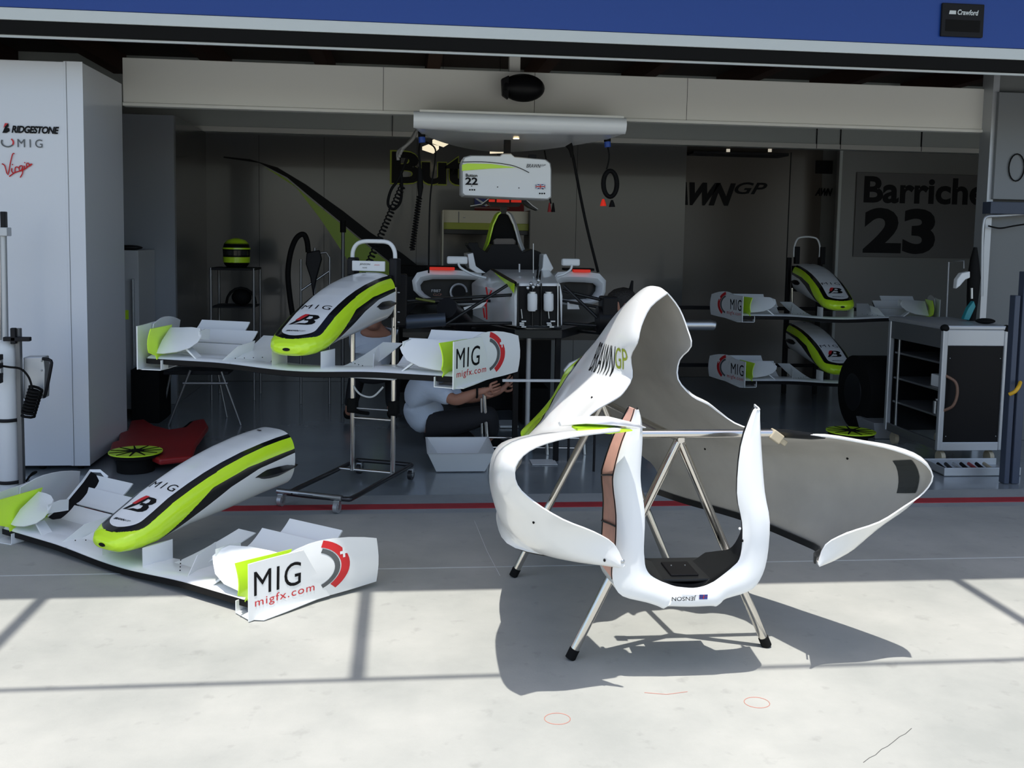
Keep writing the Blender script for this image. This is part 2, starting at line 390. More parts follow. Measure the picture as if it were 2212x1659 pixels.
for i, (x, w) in enumerate(((2186, .035), (2203, .05))):
    p = PY(x, 700, 5.86); tag(M().box((p.x, 5.84, 0), (p.x + w, 5.9, 1.35 if i else 1.2)).build('upright_rail', mat('blue_grey_trunking', (0.1, .13, .19)), bevel=.004), ['slim blue-grey upright rail nearest the tool trolley', 'wider blue-grey upright rail at the right edge'][i], 'rail')
tag(tube('yellow_hose', smooth_path([PY(2180, 852, 5.80), PY(2192, 846, 5.78), PY(2200, 836, 5.78), PY(2204, 826, 5.82)]), 0.012, YEL), 'short bent yellow hose beside the tool trolley', 'hose')
# ------------------------------------------------------------------ left white cabinet with sponsor lettering
cab = thing('storage_cabinet', 'tall white cabinet with sponsor lettering at the left of the garage', 'cabinet', (-1.95, 6.4, 0))
boxo('body', (-3.3, 6.402, 0.03), (-1.945, 7.26, 2.517), PANEL, cab, bevel=0.004)
boxo('corner_panel', (-2.055, 6.398, 0.03), (-1.943, 6.403, 2.52), PANEL, cab, bevel=0.001)
for x in (-2.02, -2.25, -2.9): M().cyl((x, 6.47, 0), (x, 6.47, 0.03), 0.02).build('foot', RUB, cab, True)
def flatpx(name, body, x0, y0, x1, y1, Y, mt, parent, bold=0.0, shear=0.0, sp=1.0):
    a, b = PY(x0, y1, Y), PY(x1, y1, Y); c = PY(x0, y0, Y); xd = (b - a)
    return place(name, body if not isinstance(body, str) else text_mesh(body, bold, shear, sp), mt, parent, a, (1, 0, 0) if abs(xd.z) < 0.3 * xd.length else xd, (0, 0, 1), xd.length, c.z - a.z, world=True)
flatpx('lettering', 'RIDGESTONE', 25, 271, 128, 287, 6.396, INK, cab, 0.04, 0.25, 0.92)
flatpx('lettering', flat_mesh([[(0, 0), (.55, 0), (.95, .2), (.9, .5), (.6, .55), (.85, .7), (.8, 1), (.45, 1), (.3, .5)]]), 5, 266, 22, 287, 6.396, INK, cab)
flatpx('lettering', flat_mesh([[(0, 0), (1, 1), (.35, 1)]]), 7, 266, 18, 277, 6.3955, RED, cab)
flatpx('lettering', 'MIG', 38, 300, 92, 318, 6.396, GREY, cab, 0.0, 0, 1.5)
flatpx('emblem', flat_mesh([arc_poly(.5, .5, .38, .5, 150, 330)]), 2, 296, 31, 318, 6.396, GREY, cab)
flatpx('emblem', flat_mesh([arc_poly(.5, .5, .38, .5, 330, 410)]), 2, 296, 31, 318, 6.396, RED, cab)
boxo('panel_seam', (PY(149, 500, 6.39).x - .0012, 6.396, .03), (PY(149, 500, 6.39).x + .0012, 6.399, 2.517), GREY, cab, bevel=0)
# brush script word in red strokes
def strokes(name, lines, x0, y0, x1, y1, Y, mt, parent, r=0.004):
    m = M()
    for l in lines: m.tube(smooth_path([PY(x0 + (x1 - x0) * u, y0 + (y1 - y0) * v, Y) for u, v in l], 3), r, 5)
    return m.build(name, mt, parent, True)
strokes('lettering', [[(.0, .42), (.1, .5), (.2, .88), (.28, .4), (.36, .02), (.42, .0)], [(.34, .6), (.33, .72), (.38, .8)], [(.35, .47), (.37, .44)], [(.44, .78), (.45, .58), (.52, .55), (.56, .6)], [(.68, .5), (.6, .52), (.58, .66), (.66, .68), (.7, .5), (.7, .8), (.62, .99)], [(.76, .5), (.78, .64)], [(.76, .38), (.78, .36)], [(.84, .6), (.83, .42), (.9, .4), (.93, .52), (1.02, .42)], [(.25, .95), (.45, .78), (.75, .66), (1.0, .42)]], 4, 332, 68, 384, 6.394, RED, cab, .0035)
# ------------------------------------------------------------------ fascia and header
YF = 7.28
fs = M().box((-1.945, YF, 2.375), (4.43, YF + 0.06, 2.70)).build('trim_12', FASC, smooth=False, bevel=0.004); struct(fs)
boxo('bottom_lip', (-1.945, YF - 0.012, 2.37), (4.43, YF + 0.07, 2.392), FASC, fs, bevel=0.002)
for px in (828, 1155, 1485): p = PY(px, 190, YF); boxo('panel_seam', (p.x - .0015, YF - 0.001, 2.392), (p.x + .0015, YF + 0.001, 2.698), DARK, fs, bevel=0)
YB = 10.3
zh0 = PY(900, 299, YB).z; hd = M().box((-4.05, YB - 0.12, zh0), (6.85, YB, 3.2)).build('trim_13', HEADER, smooth=False); struct(hd)
boxo('bottom_lip', (-4.05, YB - 0.135, zh0), (6.85, YB - 0.12, zh0 + 0.05), FASC, hd, bevel=0)
for px in (848, 1754, 1805, 1978): p = PY(px, 290, YB); boxo('panel_seam', (p.x - .003, YB - 0.138, zh0 + .002), (p.x + .003, YB - 0.119, 3.1), DARK, hd, bevel=0)
# back wall panels
xa, xb = PY(380, 500, YB).x, PY(1478, 500, YB).x
wp = M().box((xa, YB, 0), (xb, YB + 0.05, zh0)).build('wall_back_panel', WALLG, smooth=False); struct(wp)
for px in (440, 560, 700, 900, 1245): p = PY(px, 450, YB); boxo('panel_seam', (p.x - .002, YB - 0.001, 0.02), (p.x + .002, YB + .001, zh0 - .01), DARK, wp, bevel=0)
xc, xd_ = PY(1808, 450, YB).x, 6.85
wr = M().box((xc, YB, 0), (xd_, YB + 0.05, zh0)).build('wall_back_right', mat('right_wall_panel', (.19, .19, .18), .3), smooth=False); struct(wr)
struct(boxo('trim_14', (xc, YB - 0.02, 0), (xc + 0.03, YB, zh0), HEADER, None, bevel=0))
# left partition: a wall facing the camera with a bench strip below
xl0, xl1 = -2.6, PY(378, 500, 8.9).x
pl = M().box((-4.05, 8.9, 0), (xl1, 8.96, PY(330, 248, 8.9).z)).build('wall_partition', mat('partition_grey', (0.30, 0.32, 0.345), 0.35), smooth=False); struct(pl)
struct(M().box((xl1 - 0.05, 8.96, 0), (xl1, YB, zh0)).build('wall_partition_return', WALLG, smooth=False))
wb = thing('workbench', 'pale workbench behind the white cabinet with dark tray on top', 'workbench', (-2.3, 8.4, 0))
boxo('cupboard', (-3.2, 8.35, 0.05), (PY(300, 650, 8.35).x, 8.89, PY(300, 541, 8.35).z), mat('bench_grey', (.5, .51, .52), .5), wb)
p = PY(290, 645, 8.3); boxo('upright', (p.x - .02, 8.3, 0), (p.x - .005, 8.34, 1.12), ALU, wb)
q = PY(276, 534, 8.5)
tag(M().ball((q.x, 8.5, PY(300, 541, 8.35).z + 0.02), (0.12, 0.08, 0.022)).build('tray', DARK), 'dark oval tray lying on the bench behind the white cabinet', 'tray')
for yy in (585, 655):
    p = PY(273, yy, 8.32)
boxo('sticker', (PY(268, 655, 8.34).x, 8.343, PY(268, 690, 8.34).z), (PY(277, 655, 8.34).x, 8.35, PY(268, 670, 8.34).z), LIME, wb, bevel=0)
# wall lettering and the painted swoosh
flatpx('lettering', 'Button', 846, 327, 1160, 396, YB - .012, INK, wp, 0.03, 0, 0.95)
GL = mat('yellow_green_letter_edge', (0.35, 0.42, 0.02), 0.5)
flatpx('letter_edge', 'Button', 842, 324, 1164, 399, YB - .008, GL, wp, 0.04, 0, 0.94)
def polypx(name, pts, Y, mt, parent):
    vs = [PY(x, y, Y) for x, y in pts]; m = M().prism(vs, (0, 0.003, 0)); return m.build(name, mt, parent, True, smooth=False)
sw = [(483, 338), (540, 344), (600, 362), (660, 398), (740, 455), (800, 502), (870, 548), (930, 595)]
sw2 = [(930, 640), (860, 580), (800, 532), (740, 483), (670, 425), (620, 383), (560, 352), (483, 341)]
polypx('painted_swoosh', sw + sw2, YB - .012, INK, wp)
def ribbon(name, a, b, Y, mt, parent):
    m = M(); m.sheet([[PY(x, y, Y) for x, y in a], [PY(x, y, Y) for x, y in b]], 0.002); return m.build(name, mt, parent, True, smooth=False)
LIMW = mat('wall_yellow_green', (0.34, 0.52, 0.02), 0.4)
ribbon('painted_swoosh', [(570, 360), (620, 387), (670, 430), (720, 470), (780, 520), (850, 575), (900, 620)], [(600, 375), (640, 405), (690, 470), (730, 530), (770, 590), (800, 640), (820, 680)], YB - .006, LIMW, wp)
SG = mat('grey_sign_board', (0.10, 0.097, 0.092), 0.4)
a, b = PY(1850, 372, YB), PY(2190, 560, YB)
sg = thing('name_board', 'dark grey name board on the back wall with large lettering and 23', 'sign', (a.x, YB, b.z))
boxo('board', (a.x, YB - 0.02, b.z), (b.x, YB - 0.002, a.z), SG, sg, bevel=0.002)
flatpx('lettering', 'Barrichello', 1865, 380, 2205, 438, YB - .021, INK, sg, 0.03)
flatpx('lettering', '23', 1863, 448, 2018, 547, YB - .021, INK, sg, 0.04)
# deeper bay with its own back wall, screens and lettering
YR = 10.72
rb = M().box((xb, YR, 0), (xc, YR + 0.03, 3.2)).build('wall_bay', mat('bay_wall', (0.12, 0.105, 0.09), 0.25), smooth=False); struct(rb)
flatpx('lettering', 'BRAWN', 1390, 391, 1588, 441, YR - .006, INK, rb, 0.05, 0.35, 0.8)
flatpx('lettering', 'GP', 1586, 393, 1657, 419, YR - .006, INK, rb, 0.02, 0.35)
boxo('dark_panel', (PY(1762, 345, YR).x, YR - .03, PY(1762, 375, YR).z), (PY(1797, 345, YR).x, YR, PY(1762, 347, YR).z), DARK, rb, bevel=0)
flatpx('lettering', 'AWN', 1760, 406, 1798, 423, YR - .006, INK, rb, 0.05, 0.35, 0.8)
boxo('panel_seam', (PY(1705, 400, YR).x, YR - .004, 0), (PY(1705, 400, YR).x + .01, YR + .001, 2.5), DARK, rb, bevel=0)
a, b = PY(1495, 326, 10.45), PY(1700, 340, 10.45)
lt = thing('ceiling_tray', 'dark ceiling tray with two small spotlights above the bay', 'light fitting', (a.x, 10.45, a.z))
boxo('frame', (a.x, 10.4, b.z + .01), (b.x, 10.7, a.z), DARK, lt)
for px in (1573, 1663):
    p = PY(px, 326, 10.38); M().cyl((p.x, 10.38, p.z - .01), (p.x, 10.38, p.z + .02), .02).build('lamp', mat('lamp_glass', (.8, .8, .75), .3, emis=(1, .9, .7), es=0.4), lt, True)
# glove-shaped decals on the left back wall
DEC = mat('faded_grey_decal', (0.13, 0.13, 0.12), 0.5)
for k, x in enumerate((400, 419)):
    d = thing('wall_decal', ['grey tool-shaped decal on the back wall, left of the pair', 'grey tool-shaped decal on the back wall, right of the pair'][k], 'decal', (PY(x, 400, YB).x, YB, 1.5), 0, 'tool-shaped wall decals')
    for pts in ([(-5, 345), (0, 309), (5, 330), (7, 350)], [(-6, 350), (7, 350), (4, 450), (-3, 450), (0, 400)], [(-8, 452), (8, 452), (7, 484), (-7, 484)]):
        polypx('shape', [(x + u + (k * 1), v + 6 * k * (v < 400)) for u, v in pts], YB - .004, DEC, d)
# ceiling light panels
LAMP = mat('ceiling_light_panel', (0.9, 0.86, 0.7), 0.4, emis=(1.0, 0.88, 0.62), es=0.9)
for k, pts in enumerate(([(934, 310), (952, 301), (978, 306), (958, 318)], [(912, 324), (928, 318), (948, 322), (936, 332)], [(1058, 332), (1072, 325), (1095, 325), (1086, 331)])):
    ps = [G(x, y, 2.3) for x, y in pts]
    c_ = sum(ps, Vector()) / 4; l = M().prism(ps, (0, 0, 0.03)).cyl(c_, (c_.x, c_.y, 3.2), 0.002, mi=1).build('ceiling_light', [LAMP, DARK], smooth=False)
    tag(l, ['warm glowing ceiling light panel right of the blue plug', 'smaller glowing ceiling light panel just under the first', 'narrow glowing ceiling light above the white control box'][k], 'ceiling light', 'ceiling lights over the car')
# ================================================================== nose and front wing
def interp(x, xs, ys):
    if x <= xs[0]: return ys[0] + (ys[1] - ys[0]) * (x - xs[0]) / (xs[1] - xs[0]) if False else ys[0]
    for i in range(len(xs) - 1):
        if x <= xs[i + 1]:
            t = (x - xs[i]) / (xs[i + 1] - xs[i]); return ys[i] + (ys[i + 1] - ys[i]) * t
    return ys[-1]
def stripe_material(name, cols, attr='stripe'):
    m = bpy.data.materials.new(name); m.use_nodes = True; t = m.node_tree; b = t.nodes['Principled BSDF']
    a = t.nodes.new('ShaderNodeAttribute'); a.attribute_name = attr
    mp = t.nodes.new('ShaderNodeMath'); mp.operation = 'MULTIPLY_ADD'; mp.inputs[1].default_value = 0.125; mp.inputs[2].default_value = 0.25
    r = t.nodes.new('ShaderNodeValToRGB'); r.color_ramp.interpolation = 'CONSTANT'
    el = r.color_ramp.elements
    while len(el) > 1: el.remove(el[-1])
    el[0].position = 0; el[0].color = (*cols[0], 1)
    for i, c in enumerate(cols[1:]): e = el.new(0.25 + 0.125 * i); e.color = (*c, 1)
    t.links.new(a.outputs['Fac'], mp.inputs[0]); t.links.new(mp.outputs[0], r.inputs[0]); t.links.new(r.outputs[0], b.inputs['Base Color'])
    b.inputs['Roughness'].default_value = 0.22; b.inputs['Coat Weight'].default_value = 0.35; b.inputs['Coat Roughness'].default_value = 0.05
    return m
Wc, Kc, Lc = (0.86, 0.88, 0.88), (0.006, 0.007, 0.008), (0.66, 1.0, 0.03)
NOSEM = stripe_material('nose_livery', [Wc, Kc, Lc, Kc, Wc])
NY = [-.07, -.06, -.035, 0, .05, .12, .20, .31, .40, .50, .62, .75, .85, .93]
NT = [.165, .180, .200, .218, .240, .275, .318, .365, .400, .432, .463, .488, .500, .506]
NB = [.150, .128, .115, .112, .112, .118, .135, .152, .158, .168, .182, .200, .210, .218]
NW = [.045, .078, .108, .128, .142, .150, .153, .155, .156, .157, .158, .158, .158, .158]
Z3Y = [-.07, .05, .128, .203, .304, .406, .624, .93]; Z3 = [.07, .09, .14, .19, .257, .325, .38, .418]
Z4Y = [-.07, 0, .165, .303, .514, .69, .93]; Z4 = [.04, .05, .150, .215, .308, .362, .398]
def nose_pt(y, a):
    zt, zb_, w = interp(y, NY, NT), interp(y, NY, NB), interp(y, NY, NW)
    h = (zt - zb_) / 2; zm = (zt + zb_) / 2; c, s = math.cos(a), math.sin(a)
    e = 0.62
    x = w * (abs(s) ** e) * (1 if s >= 0 else -1); z = zm + h * (abs(c) ** 0.75) * (1 if c >= 0 else -1)
    # slightly narrower belly
    x *= 1 - 0.10 * max(0, -c)
    return Vector((x, y, z))
def stripe_val(p):
    ax, y, z = abs(p.x), p.y, p.z
    g = .028 * max(0, y - .25); b1, b2 = .094 + g, .128
    b1 = min(b1, .108)
    r = math.hypot(ax, max(0, .07 - y) * 1.25)
    zt = interp(y, NY, NT); z3, z4 = interp(y, Z3Y, Z3), interp(y, Z4Y, Z4); zed = zt - .020
    sv = 1 + (zed - z) / max(zed - z3, 1e-3) if z > z3 else 2 + (z3 - z) / max(z3 - z4, 1e-3)
    va = (r - b1) / (b2 - b1)
    if z > (zt + interp(y, NY, NB)) / 2 and va < 1: return va
    return max(1.001, sv)
def make_assembly():
    T = thing('front_wing_assembly', 'x', 'front wing', (0, 0, 0))
    # nose cone
    ys = []
    for i in range(len(NY) - 1):
        k = 7 if i < 5 else 8
        ys += [NY[i] + (NY[i + 1] - NY[i]) * j / k for j in range(k)]
    ys.append(NY[-1]); NA = 144
    m = M(); m.loft([[nose_pt(y, 2 * math.pi * (j + .5) / NA) for j in range(NA)] for y in ys], True, True)
    nose = m.build('nose_cone', NOSEM, T, ang=50, weld=False)
    at = nose.data.attributes.new('stripe', 'FLOAT', 'POINT')
    for i, v in enumerate(nose.data.vertices): at.data[i].value = stripe_val(v.co)
    bv = bvh_of(nose); dn = (0, 0, -1)
    place('lettering', text_mesh('MIG', 0.0, 0, 1.45), INK, nose, (-.085, .235, 1), (1, 0, 0), (0, 1, 0), .165, .042, target=bv, dirn=dn, cuts=10)
    B1 = flat_mesh([[(0, 0), (.30, .0), (.62, .35), (.75, 1), (.45, 1)]])
    place('emblem', flat_mesh([[(.0, .0), (.16, .0), (.52, .55), (.55, .62), (.62, .92), (.60, 1), (.44, .92)]]), INK, nose, (-.078, .092, 1), (1, 0, 0), (0, 1, 0), .135, .085, target=bv, dirn=dn, cuts=6)
    place('emblem', flat_mesh([[(.18, .38), (.35, .38), (.58, 1), (.40, 1), (.30, .8)]]), RED, nose, (-.085, .095, 1), (1, 0, 0), (0, 1, 0), .145, .085, off=.002, target=bv, dirn=dn, cuts=6)
    place('emblem', flat_mesh([[(.2, 0), (.75, 0), (.9, .08), (.97, .25), (.95, .42), (.85, .52), (.95, .62), (1, .8), (.9, .97), (.78, 1), (.55, 1), (.62, .85), (.72, .85), (.76, .7), (.7, .58), (.52, .58), (.5, .42), (.68, .42), (.7, .25), (.62, .15), (.42, .15)]]), INK, nose, (-.085, .092, 1), (1, 0, 0), (0, 1, 0), .15, .085, off=.0012, target=bv, dirn=dn, cuts=8)
    place('lettering', text_mesh('BRAWN', .03, .3, .9), INK, nose, (-.06, .03, 1), (1, 0, 0), (0, 1, 0), .075, .012, target=bv, dirn=dn, cuts=6)
    place('lettering', text_mesh('GP', 0, .3, .9), GREY, nose, (.017, .033, 1), (1, 0, 0), (0, 1, 0), .03, .009, target=bv, dirn=dn, cuts=4)
    M().loft([[Vector((.020 * math.cos(t * math.pi / 8), y, .150 + .008 * math.sin(t * math.pi / 8))) for t in range(16)] for y in (-.0735, -.06)], True, True).build('camera_opening', BLACK, nose)
    M().box((-.02, .84, .5055), (.004, .85, .508)).build('notch', INK, nose, smooth=False)
    for s in (-1, 1):      # carbon stub where the suspension blade joins
        rows = []
        for t in range(7):
            u = t / 6; rows.append((s * (.150 + .006 + .04 * math.sin(u * math.pi) ** .7), .655 + .30 * u, .322 + .010 * u, .020 * math.sin(math.pi * min(1, .12 + u * .9)) + .004))
        m = M(); m.loft([[Vector((x + s * -.03, y, z - h)), Vector((x, y, z)), Vector((x + s * -.03, y, z + h)), Vector((s * .13, y, z))] for x, y, z, h in rows], True, True)
        m.build('suspension_blade', CARBON, T, ang=60)
        M().ball((s * .1575, .905, .19), (.002, .006, .006)).build('fastener', BLACK, nose)
    # main plane: white upper skin over a carbon lower skin
    NX = 40
    def chord(x):
        ax = abs(x); return .19 if ax < .2 else .19 + .05 * min(1, (ax - .2) / .3)
    def zl(x): ax = abs(x); return .022 + .010 * math.cos(min(1, ax / .5) * math.pi)* -1 + .004
    top, low = [], []
    for i in range(NX + 1):
        x = -.865 + 1.73 * i / NX; c = chord(x); z = zl(x)
        top.append([Vector((x, .000 + c * u, z + .012 + w)) for u, w in ((0, .0), (.05, .012), (.2, .021), (.45, .024), (.75, .018), (1, .016))])
        low.append([Vector((x, -.004 + c * u * 1.0, z + .010 + w)) for u, w in ((0, .008), (0, -.018), (.1, -.024), (.4, -.026), (.8, -.012), (1, .006))])
    M().sheet(top, .003).build('main_plane', WHITE, T, ang=50)
    M().sheet(low, -.003).build('lower_skin', BLACK, T, ang=50)
    for s in (-1, 1):
        def L(pts): return [Vector((s * x, y, z)) for x, y, z in pts]
        sh = lambda rows, t=.004: M().sheet([L(r) for r in rows], t)
        # pillar between plane and nose
        m = M(); secs = []
        for z in (.045, .08, .135):
            secs.append([Vector((s * .138 + dx, y, z)) for dx, y in ((0, .028), (.006, .06), (.006, .13), (0, .188), (-.006, .13), (-.006, .06))])
        m.loft(secs, True, True).build('pillar', WHITE, T, ang=60)
        # slotted flap elements
        def elem(x0, x1, y0, y1, z0, z1, crv=.008):
            rows = []
            for k in range(7):
                u = k / 6; y = y0 + (y1 - y0) * u; z = z0 + (z1 - z0) * u ** 1.35 + 0
                rows.append([Vector((s * (x0 + (x1 - x0) * j / 8), y, z)) for j in range(9)])
            return rows
        M().sheet(elem(.47, .862, .225, .325, .060, .112), .006).build('flap', WHITE, T)
        M().sheet(elem(.455, .862, .335, .425, .118, .180), .006).build('flap', WHITE, T)
        M().sheet(elem(.55, .862, .43, .50, .168, .222), .006).build('flap', WHITE, T)
        M().sheet(elem(.47, .862, .230, .322, .050, .100), .004).build('flap_underside', CARBON, T)
        M().sheet(elem(.455, .862, .345, .43, .108, .165), .004).build('flap_underside', CARBON, T)
        # inner wedge and fence
        sh([[(.37 - .17 * j / 6 + (.06 * j / 6 + .045) * k / 6, -.0 + .12 * j / 6 + (.42 - .12 * j / 6) * k / 6, .05 + .105 * (k / 6) ** 1.3) for j in range(7)] for k in range(7)]).build('inner_flap', WHITE, T)
        sh([[(.43, .01, .048), (.40, .1, .05), (.38, .22, .05)], [(.43, .014, .052), (.39, .11, .13), (.36, .235, .15)]]).build('fence', WHITE, T)
        for q in range(4): M().ball((s * (.36 - .035 * q), .045 + .03 * q, .075), (.003, .003, .003), 6, 4).build('fastener', BLACK, T)
        # cascade winglet: curved shelf with its strut
        prof_top = [(.575, .07, .198), (.60, .10, .213), (.68, .14, .212), (.76, .165, .205), (.84, .175, .200)]
        prof_mid = [(.560, .045, .175), (.59, .05, .165), (.68, .05, .15), (.76, .05, .145), (.81, .06, .142)]
        prof_bot = [(.575, .035, .150), (.61, .015, .118), (.68, -.002, .095), (.76, .0, .083), (.81, .01, .080)]
        sh([prof_top, prof_mid, prof_bot], .005).build('cascade_winglet', WHITE, T, ang=70)
        sh([[(.575, .05, .205), (.585, .12, .212), (.59, .17, .205)], [(.575, .05, .165), (.588, .12, .155), (.595, .17, .15)]], .004).build('winglet_tip', WHITE, T)
        m = M(); m.loft([[Vector((s * x, y, z)) for x, y, z in q] for q in ([(.640, .03, .115), (.634, .07, .118), (.652, .07, .114), (.652, .03, .110)], [(.555, -.0 + .02, .045), (.55, .075, .045), (.562, .075, .045), (.562, .02, .045)])], True, True)
        m.build('strut', WHITE, T, ang=60)
        # fluorescent vane standing inside the endplate
        vr = []
        for k in range(9):
            z = .05 + .168 * k / 8; w = 1 - .30 * math.sin(math.pi * k / 8) ** 2
            f = -.055 + (.05 if k < 2 else 0)
            vr.append([(.800 + .02 * math.sin(k / 8 * math.pi), f, z), (.812, f + .07 * w, z), (.830, f + .15 * w, z), (.852, f + .255 * w, z)])
        sh(vr, .005).build('vane', LIME, T, ang=70)
        # endplate: rear panel, printed front panel, foot
        rp = []
        YR_ = [.12, .17, .22, .27, .33, .40, .47, .53]; ZT = [.225, .238, .248, .252, .250, .242, .228, .212]; ZB = [.012, .012, .012, .012, .012, .014, .018, .022]
        for k, y in enumerate(YR_):
            x = .905 + .12 * ((y - .12) / .41) ** 1.1
            rp.append([(x + .012 * math.sin(j / 5 * math.pi), y, ZB[k] + (ZT[k] - ZB[k]) * j / 5) for j in range(6)])
        epr = sh(rp, .006); epr = epr.build('endplate', WHITE, T, ang=50)
        fp = []
        for k in range(9):
            u = k / 8; y0 = -.055 + .235 * u; y1 = -.055 + .365 * u
            x = .878 + .060 * u ** 1.2
            fp.append([(x + (.022 * u) * (1 - j / 4) * 1.0, y0 + (y1 - y0) * (1 - j / 4), .0 + (.228 + .006 * u) * j / 4 + .012 * (1 - j / 4) * u) for j in range(5)])
        epf = sh(fp, .006).build('endplate_panel', WHITE, T, ang=50)
        sh([[(.765, -.02, .0), (.86, -.045, .002), (.915, -.012, 0)], [(.765, .05, .002), (.87, .12, .004), (.93, .10, .004)], [(.80, .30, .012), (.88, .32, .012), (.95, .30, .012)]], .004).build('footplate', WHITE, T)
        sh([[(.765, -.02, .002), (.765, .04, .002)], [(.765, -.02, .050), (.765, .04, .050)]], .004).build('foot_edge', WHITE, T)
        # printed panel: MIG, web address, round emblem
        bvp, bvr = bvh_of(epf), bvh_of(epr)
        xd = (0, s, 0); d = (-s, 0, 0)
        def O(y0, w): return y0 if s > 0 else y0 + w
        yy = -.032; ox = s * 1.3
        place('lettering', text_mesh('MIG', 0, 0, 1.12), INK, epf, (ox, O(yy, .205), .095), xd, (0, 0, 1), .205, .098, target=bvp, dirn=d, cuts=5)
        place('lettering', text_mesh('migfx.com', 0, 0, 1.15), RED, epf, (ox, O(-.028, .265), .043), xd, (0, 0, 1), .265, .042, target=bvp, dirn=d, cuts=5)
        rr_ = (lambda P_: [[(x if s > 0 else 1 - x, y) for x, y in q] for q in P_])
        place('emblem', flat_mesh(rr_([arc_poly(.0, .5, .60, .74, -66, 66, 16, .52)])), GREY, epr, (ox, O(.225, .17), .018), xd, (0, 0, 1), .17, .235, target=bvr, dirn=d, cuts=4)
        place('emblem', flat_mesh(rr_([arc_poly(.0, .5, .77, 1.0, -50, 70, 16, .52)])), RED, epr, (ox, O(.225, .17), .018), xd, (0, 0, 1), .17, .235, target=bvr, dirn=d, cuts=4)
        pl_ = [[(.42, .22), (.58, .22), (.58, .42), (.78, .42), (.78, .58), (.58, .58), (.58, .78), (.42, .78), (.42, .58), (.22, .58), (.22, .42), (.42, .42)]]
        place('emblem', flat_mesh(rr_(pl_)), WHITE, epr, (ox, O(.338, .062), .148), xd, (0, 0, 1), .062, .075, off=.0024, target=bvr, dirn=d, cuts=3)
    return T
def ground_extras(T):
    M().sheet([[(-.79, .19, .08), (-.80, .30, .13), (-.84, .42, .20), (-.89, .50, .235)], [(-.765, .22, .055), (-.765, .33, .10), (-.775, .44, .17), (-.775, .51, .205)]], .006).build('raised_blade', BLACK, T)
    M().sheet([[(-.80, .19, .085), (-.81, .30, .138), (-.85, .42, .210), (-.90, .50, .245)], [(-.79, .19, .08), (-.80, .30, .13), (-.84, .42, .20), (-.89, .50, .235)]], .004).build('blade_edge', WHITE, T)
    M().sheet([[(-.90, .50, .245), (-.84, .52, .25), (-.775, .52, .225)], [(-.89, .5, .232), (-.83, .515, .235), (-.775, .51, .205)]], .004).build('blade_cap', WHITE, T)
G1 = 'nose cones with front wings'
fwa = make_assembly(); fwa.location = (-1.235, 4.408, 0.004); fwa.rotation_euler = (0, 0, -.67)
tag(fwa, 'white and yellow-green nose with front wing lying on the ground in the left foreground', 'front wing', G1)
for lab, loc, rz in (('white and yellow-green nose with front wing raised on the wheeled steel stand', (-.546, 5.07, .78), -.397),
                     ('nose with front wing on the right-hand rack, upper of the two', (3.865, 8.466, .799), -.085),
                     ('nose with front wing on the right-hand rack, lower of the two', (3.873, 8.423, .23), -.018)):
    c = copy_tree(fwa); c.location = loc; c.rotation_euler = (0, 0, rz); c['label'] = lab; c['group'] = G1

ground_extras(fwa)
